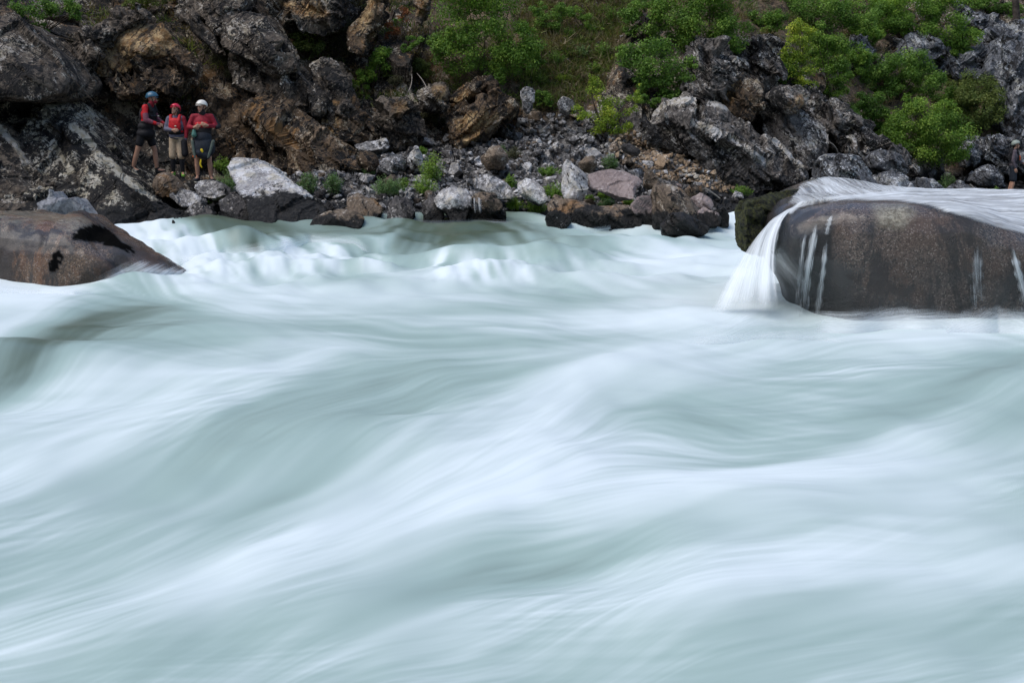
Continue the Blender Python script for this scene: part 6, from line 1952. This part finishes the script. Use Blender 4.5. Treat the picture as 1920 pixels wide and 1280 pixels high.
def dress1(e, J, s, hm, f, tw, root, T):
    helmet(e, H_BLUE, root, J, hm, s, f)
    cp, el = torso(J, s, tw, fore=True)
    j = cloth(e, 'jacket', C_RED, root, cp, el)
    for q in 'rl':
        cloth(j, 'sleeve', C_PLUM, root, [(J['sh_' + q] * .45 + J['elb_' + q] * .55, J['elb_' + q], .064 * s, .060 * s), (J['elb_' + q], J['elb_' + q] * .45 + J['hand_' + q] * .55, .060 * s, .048 * s)])
    vest(e, C_BLACK, root, J, s, tw, thick=1.4)
    cp, el = legwear(J, s, .66, 1.05, tw)
    cloth(e, 'shorts', C_BLACK, root, cp, el)
    cloth(e, 'spray_skirt', C_BLACK, root, [], [(J['pelvis'] + Vector((0, 0, .06)), (.205 * s, .16 * s, .13 * s), tw), (J['pelvis'] + Vector((0, 0, -.08)), (.225 * s, .19 * s, .14 * s), tw)])
    cloth(e, 'balaclava', C_CRIM, root, [(f(-.02, -.072, -.05), f(.02, -.072, -.05), .040 * s, .040 * s), (f(0, .0, -.07), f(0, .02, -.14), .070 * s, .066 * s)], label='dark red scarf over mouth and neck')
    shoes(e, root, J, s, C_BLACK, C_BLACK, T)
    for q in 'rl':
        cloth(e, 'glove', C_PLUM, root, [(J['elb_' + q] * .1 + J['hand_' + q] * .9, J['hand_' + q] + J['hand_' + q + '_d'].normalized() * .03, .036 * s, .038 * s)])


person('person in blue helmet and black vest over red jacket, turned right on the bank', (275, 325), 29.2, 1.66, 78, dress1, pose1, Rz(8) @ Matrix.Rotation(R(8), 4, 'X'), 'paddlers standing on the bank')

# -- middle: shorter, red helmet, looks up, one arm across
pose2 = dict(pelvis=(0, .0, .90), chest=(0, -.01, 1.21), neck=(0, -.01, 1.43), head=(0, -.035, 1.565), sh_r=(-.175, 0, 1.37), sh_l=(.175, 0, 1.37), elb_r=(-.25, -.03, 1.12), elb_l=(.25, .0, 1.10),
             hand_r=(-.01, -.22, 1.10), hand_l=(.24, -.06, .84), hand_r_d=(.9, -.3, .05), hand_l_d=(-.05, -.1, -1), hand_r_n=(.2, .8, -.2), hand_l_n=(-.8, -.2, 0),
             hip_r=(-.09, 0, .87), hip_l=(.09, 0, .87), knee_r=(-.105, -.03, .48), knee_l=(.11, -.04, .47), ank_r=(-.12, .03, .09), ank_l=(.12, .02, .08), toe_r=(-.15, -.12, .05), toe_l=(.17, -.12, .04))


def dress2(e, J, s, hm, f, tw, root, T):
    helmet(e, H_RED, root, J, hm, s, f)
    cloth(e, 'hair', HAIR, root, [(f(.075 * q, .03, .02), f(.080 * q, .03, -.085), .030 * s, .026 * s) for q in (-1, 1)] + [(f(-.05, .07, -.02), f(.05, .07, -.02), .04 * s, .04 * s)])
    cp, el = torso(J, s, tw)
    j = cloth(e, 'jacket', C_GREY, root, cp, el)
    cloth(j, 'sleeve', C_CRIM, root, [(J['sh_l'], J['elb_l'], .067 * s, .060 * s), (J['elb_l'], J['elb_l'] * .3 + J['hand_l'] * .7, .058 * s, .046 * s)], label='dark red sleeve')
    vest(e, C_RED, root, J, s, tw)
    fw = tw.to_3x3()
    cloth(e, 'vest_pocket', C_BLACK, root, [(J['pelvis'] + fw @ Vector((-.10, -.13, .16)) * s, J['pelvis'] + fw @ Vector((.10, -.13, .16)) * s, .055 * s, .055 * s)], [(J['pelvis'] + Vector((0, 0, .10)), (.19 * s, .14 * s, .07 * s), tw)])
    cp, el = legwear(J, s, .98, 1.08, tw)
    cloth(e, 'shorts', C_BEIGE, root, cp, el, label='loose beige knee length shorts')
    for q in 'rl':
        cloth(e, 'legging', C_BLACK, root, [(J['hip_' + q] * .1 + J['knee_' + q] * .9, J['knee_' + q] * .6 + J['ank_' + q] * .4, .060 * s, .061 * s), (J['knee_' + q] * .6 + J['ank_' + q] * .4, J['ank_' + q] + Vector((0, 0, .0)), .061 * s, .043 * s)])
    shoes(e, root, J, s, C_GREEN, C_BLACK, T)
    cloth(e, 'throw_bag', C_BLACK, root, [(J['pelvis'] + fw @ Vector((.20, -.07, -.08)) * s, J['pelvis'] + fw @ Vector((.22, -.09, -.36)) * s, .075 * s, .085 * s)])
    cloth(e, 'tether', C_NAVY, root, [(J['pelvis'] + fw @ Vector((-.10, -.15, .02)) * s, J['pelvis'] + fw @ Vector((.08, -.15, -.01)) * s, .020 * s, .020 * s)])


person('shorter person in red helmet, red vest and beige shorts, looking up between two others', (334, 331), 28.9, 1.48, -6, dress2, pose2, Rz(-16) @ Matrix.Rotation(R(-16), 4, 'X'), 'paddlers standing on the bank')

# -- right of the three: white helmet, looks left, hands at the chest, dark kayak skirt
pose3 = dict(pelvis=(0, .0, .93), chest=(0, -.01, 1.24), neck=(0, .0, 1.46), head=(0, -.025, 1.60), sh_r=(-.19, 0, 1.40), sh_l=(.19, 0, 1.40), elb_r=(-.29, -.03, 1.17), elb_l=(.30, .0, 1.19),
             hand_r=(-.14, -.24, 1.17), hand_l=(.14, -.24, 1.21), hand_r_d=(.75, -.3, .25), hand_l_d=(-.75, -.3, .25), hand_r_n=(.1, .9, .1), hand_l_n=(-.1, .9, .1),
             hip_r=(-.10, 0, .90), hip_l=(.10, 0, .90), knee_r=(-.14, -.02, .49), knee_l=(.13, -.03, .49), ank_r=(-.14, .03, .09), ank_l=(.15, .03, .08), toe_r=(-.16, -.13, .05), toe_l=(.20, -.12, .04))


def dress3(e, J, s, hm, f, tw, root, T):
    helmet(e, H_WHITE, root, J, hm, s, f)
    cloth(e, 'neck_gasket', C_BLACK, root, [(f(0, .0, -.105), f(0, .02, -.15), .072 * s, .075 * s), (f(-.06, -.02, -.06), f(.06, -.02, -.06), .026 * s, .026 * s)])
    cp, el = torso(J, s, tw)
    j = cloth(e, 'jacket', C_CRIM, root, cp, el)
    fw = tw.to_3x3()
    cloth(j, 'chest_panel', C_RED, root, [(J['chest'] + fw @ Vector((-.085, -.10, -.01)) * s, J['chest'] + fw @ Vector((.085, -.10, -.01)) * s, .06 * s, .06 * s)], label='bright red chest panel')
    cloth(j, 'sleeve', C_BLACK, root, [(J['sh_l'] + fw @ Vector((.03, .05, .0)) * s, J['elb_l'] + fw @ Vector((.05, .03, .0)) * s, .055 * s, .055 * s), (J['elb_l'] + fw @ Vector((.05, .03, 0)) * s, J['elb_l'] + fw @ Vector((.02, -.05, -.02)) * s, .055 * s, .05 * s)], label='black outer sleeve panel')
    cloth(e, 'skirt_tube', C_BLACK, root, [], [((J['pelvis'] + J['chest']) / 2 + Vector((0, 0, -.01)), (.195 * s, .145 * s, .17 * s), tw)])
    sk = cloth(e, 'spray_skirt', C_NAVY, root, [(J['pelvis'] + fw @ Vector((-.05, -.14, -.30)) * s, J['pelvis'] + fw @ Vector((.08, -.14, -.36)) * s, .11 * s, .10 * s)],
               [(J['pelvis'] + fw @ Vector((.0, -.05, .02)) * s, (.205 * s, .165 * s, .15 * s), tw), (J['pelvis'] + fw @ Vector((.02, -.09, -.20)) * s, (.255 * s, .15 * s, .24 * s), tw)])
    for x0, x1 in ((-.20, -.155), (.245, .13)):
        cloth(sk, 'skirt_panel', C_PANEL, root, [(J['pelvis'] + fw @ Vector((x0, -.17, -.06)) * s, J['pelvis'] + fw @ Vector((x1, -.205, -.40)) * s, .038 * s, .030 * s)])
    cloth(sk, 'emblem', C_YEL, root, [(J['pelvis'] + fw @ Vector((.0, -.235, -.24)) * s, J['pelvis'] + fw @ Vector((.015, -.235, -.28)) * s, .030 * s, .026 * s)])
    cloth(e, 'tow_strap', C_YEL, root, [(J['pelvis'] + fw @ Vector((-.03, -.20, -.46)) * s, J['pelvis'] + fw @ Vector((-.045, -.20, -.56)) * s, .022 * s, .020 * s), (J['pelvis'] + fw @ Vector((-.045, -.20, -.56)) * s, J['pelvis'] + fw @ Vector((-.015, -.20, -.62)) * s, .020 * s, .018 * s)])
    cloth(e, 'whistle', C_ORANGE, root, [(J['pelvis'] + fw @ Vector((-.19, -.20, -.385)) * s, J['pelvis'] + fw @ Vector((-.13, -.20, -.38)) * s, .024 * s, .02 * s)])
    cloth(e, 'bottle', C_TEAL, root, [(J['pelvis'] + fw @ Vector((-.15, -.19, .22)) * s, J['pelvis'] + fw @ Vector((-.155, -.20, .08)) * s, .030 * s, .060 * s)])
    cloth(e, 'pen', C_SOLE, root, [(J['hand_r'] + fw @ Vector((.06, -.05, .03)) * s, J['hand_r'] + fw @ Vector((.10, -.07, .13)) * s, .010 * s, .008 * s)])
    shoes(e, root, J, s, C_NAVY, C_SOLE, T)


person('person in white helmet and dark spray skirt, hands together at the chest', (383, 340), 28.8, 1.61, 4, dress3, pose3, Rz(-34) @ Matrix.Rotation(R(2), 4, 'X'), 'paddlers standing on the bank')

# -- lone paddler at the right edge, seen from the side
pose4 = dict(pelvis=(0, .0, .93), chest=(0, -.01, 1.24), neck=(0, -.01, 1.46), head=(0, -.045, 1.595), sh_r=(-.185, 0, 1.40), sh_l=(.185, 0, 1.40), elb_r=(-.22, .05, 1.12), elb_l=(.23, -.12, 1.14),
             hand_r=(-.20, -.05, .87), hand_l=(.18, -.32, 1.02), hand_r_d=(0, -.15, -1), hand_l_d=(-.3, -.8, .2), hand_r_n=(.8, -.2, 0), hand_l_n=(-.6, .1, -.3),
             hip_r=(-.09, 0, .90), hip_l=(.09, 0, .90), knee_r=(-.10, -.02, .49), knee_l=(.10, .0, .49), ank_r=(-.10, .06, .09), ank_l=(.11, .10, .09), toe_r=(-.11, -.10, .05), toe_l=(.13, -.06, .05))


def dress4(e, J, s, hm, f, tw, root, T):
    helmet(e, H_SAGE, root, J, hm, s, f)
    cloth(e, 'hair', HAIR, root, [(f(-.05, .06, -.01), f(.05, .06, -.01), .048 * s, .048 * s), (f(0, .07, -.02), f(0, .075, -.09), .05 * s, .035 * s)])
    cp, el = torso(J, s, tw)
    cloth(e, 'shirt', C_PURP, root, cp, el)
    fw = tw.to_3x3()
    vest(e, C_BLACK, root, J, s, tw, thick=1.15)
    cloth(e, 'vest_pocket', C_ORANGE, root, [(J['chest'] + fw @ Vector((-.08, -.15, .0)) * s, J['chest'] + fw @ Vector((-.02, -.16, -.09)) * s, .035 * s, .035 * s)], label='orange front pocket')
    cp, el = legwear(J, s, .9, 1.15, tw)
    cloth(e, 'shorts', C_NAVY, root, cp, el)
    cloth(e, 'waist_belt', C_BLACK, root, [], [((J['pelvis'] * .65 + J['chest'] * .35), (.185 * s, .142 * s, .07 * s), tw)])
    shoes(e, root, J, s, C_NAVY, C_BLACK, T)


person('lone person in sage green helmet and black vest at the right edge, facing right', (1897, 368), 38.5, 1.50, 78, dress4, pose4, Matrix.Identity(4))
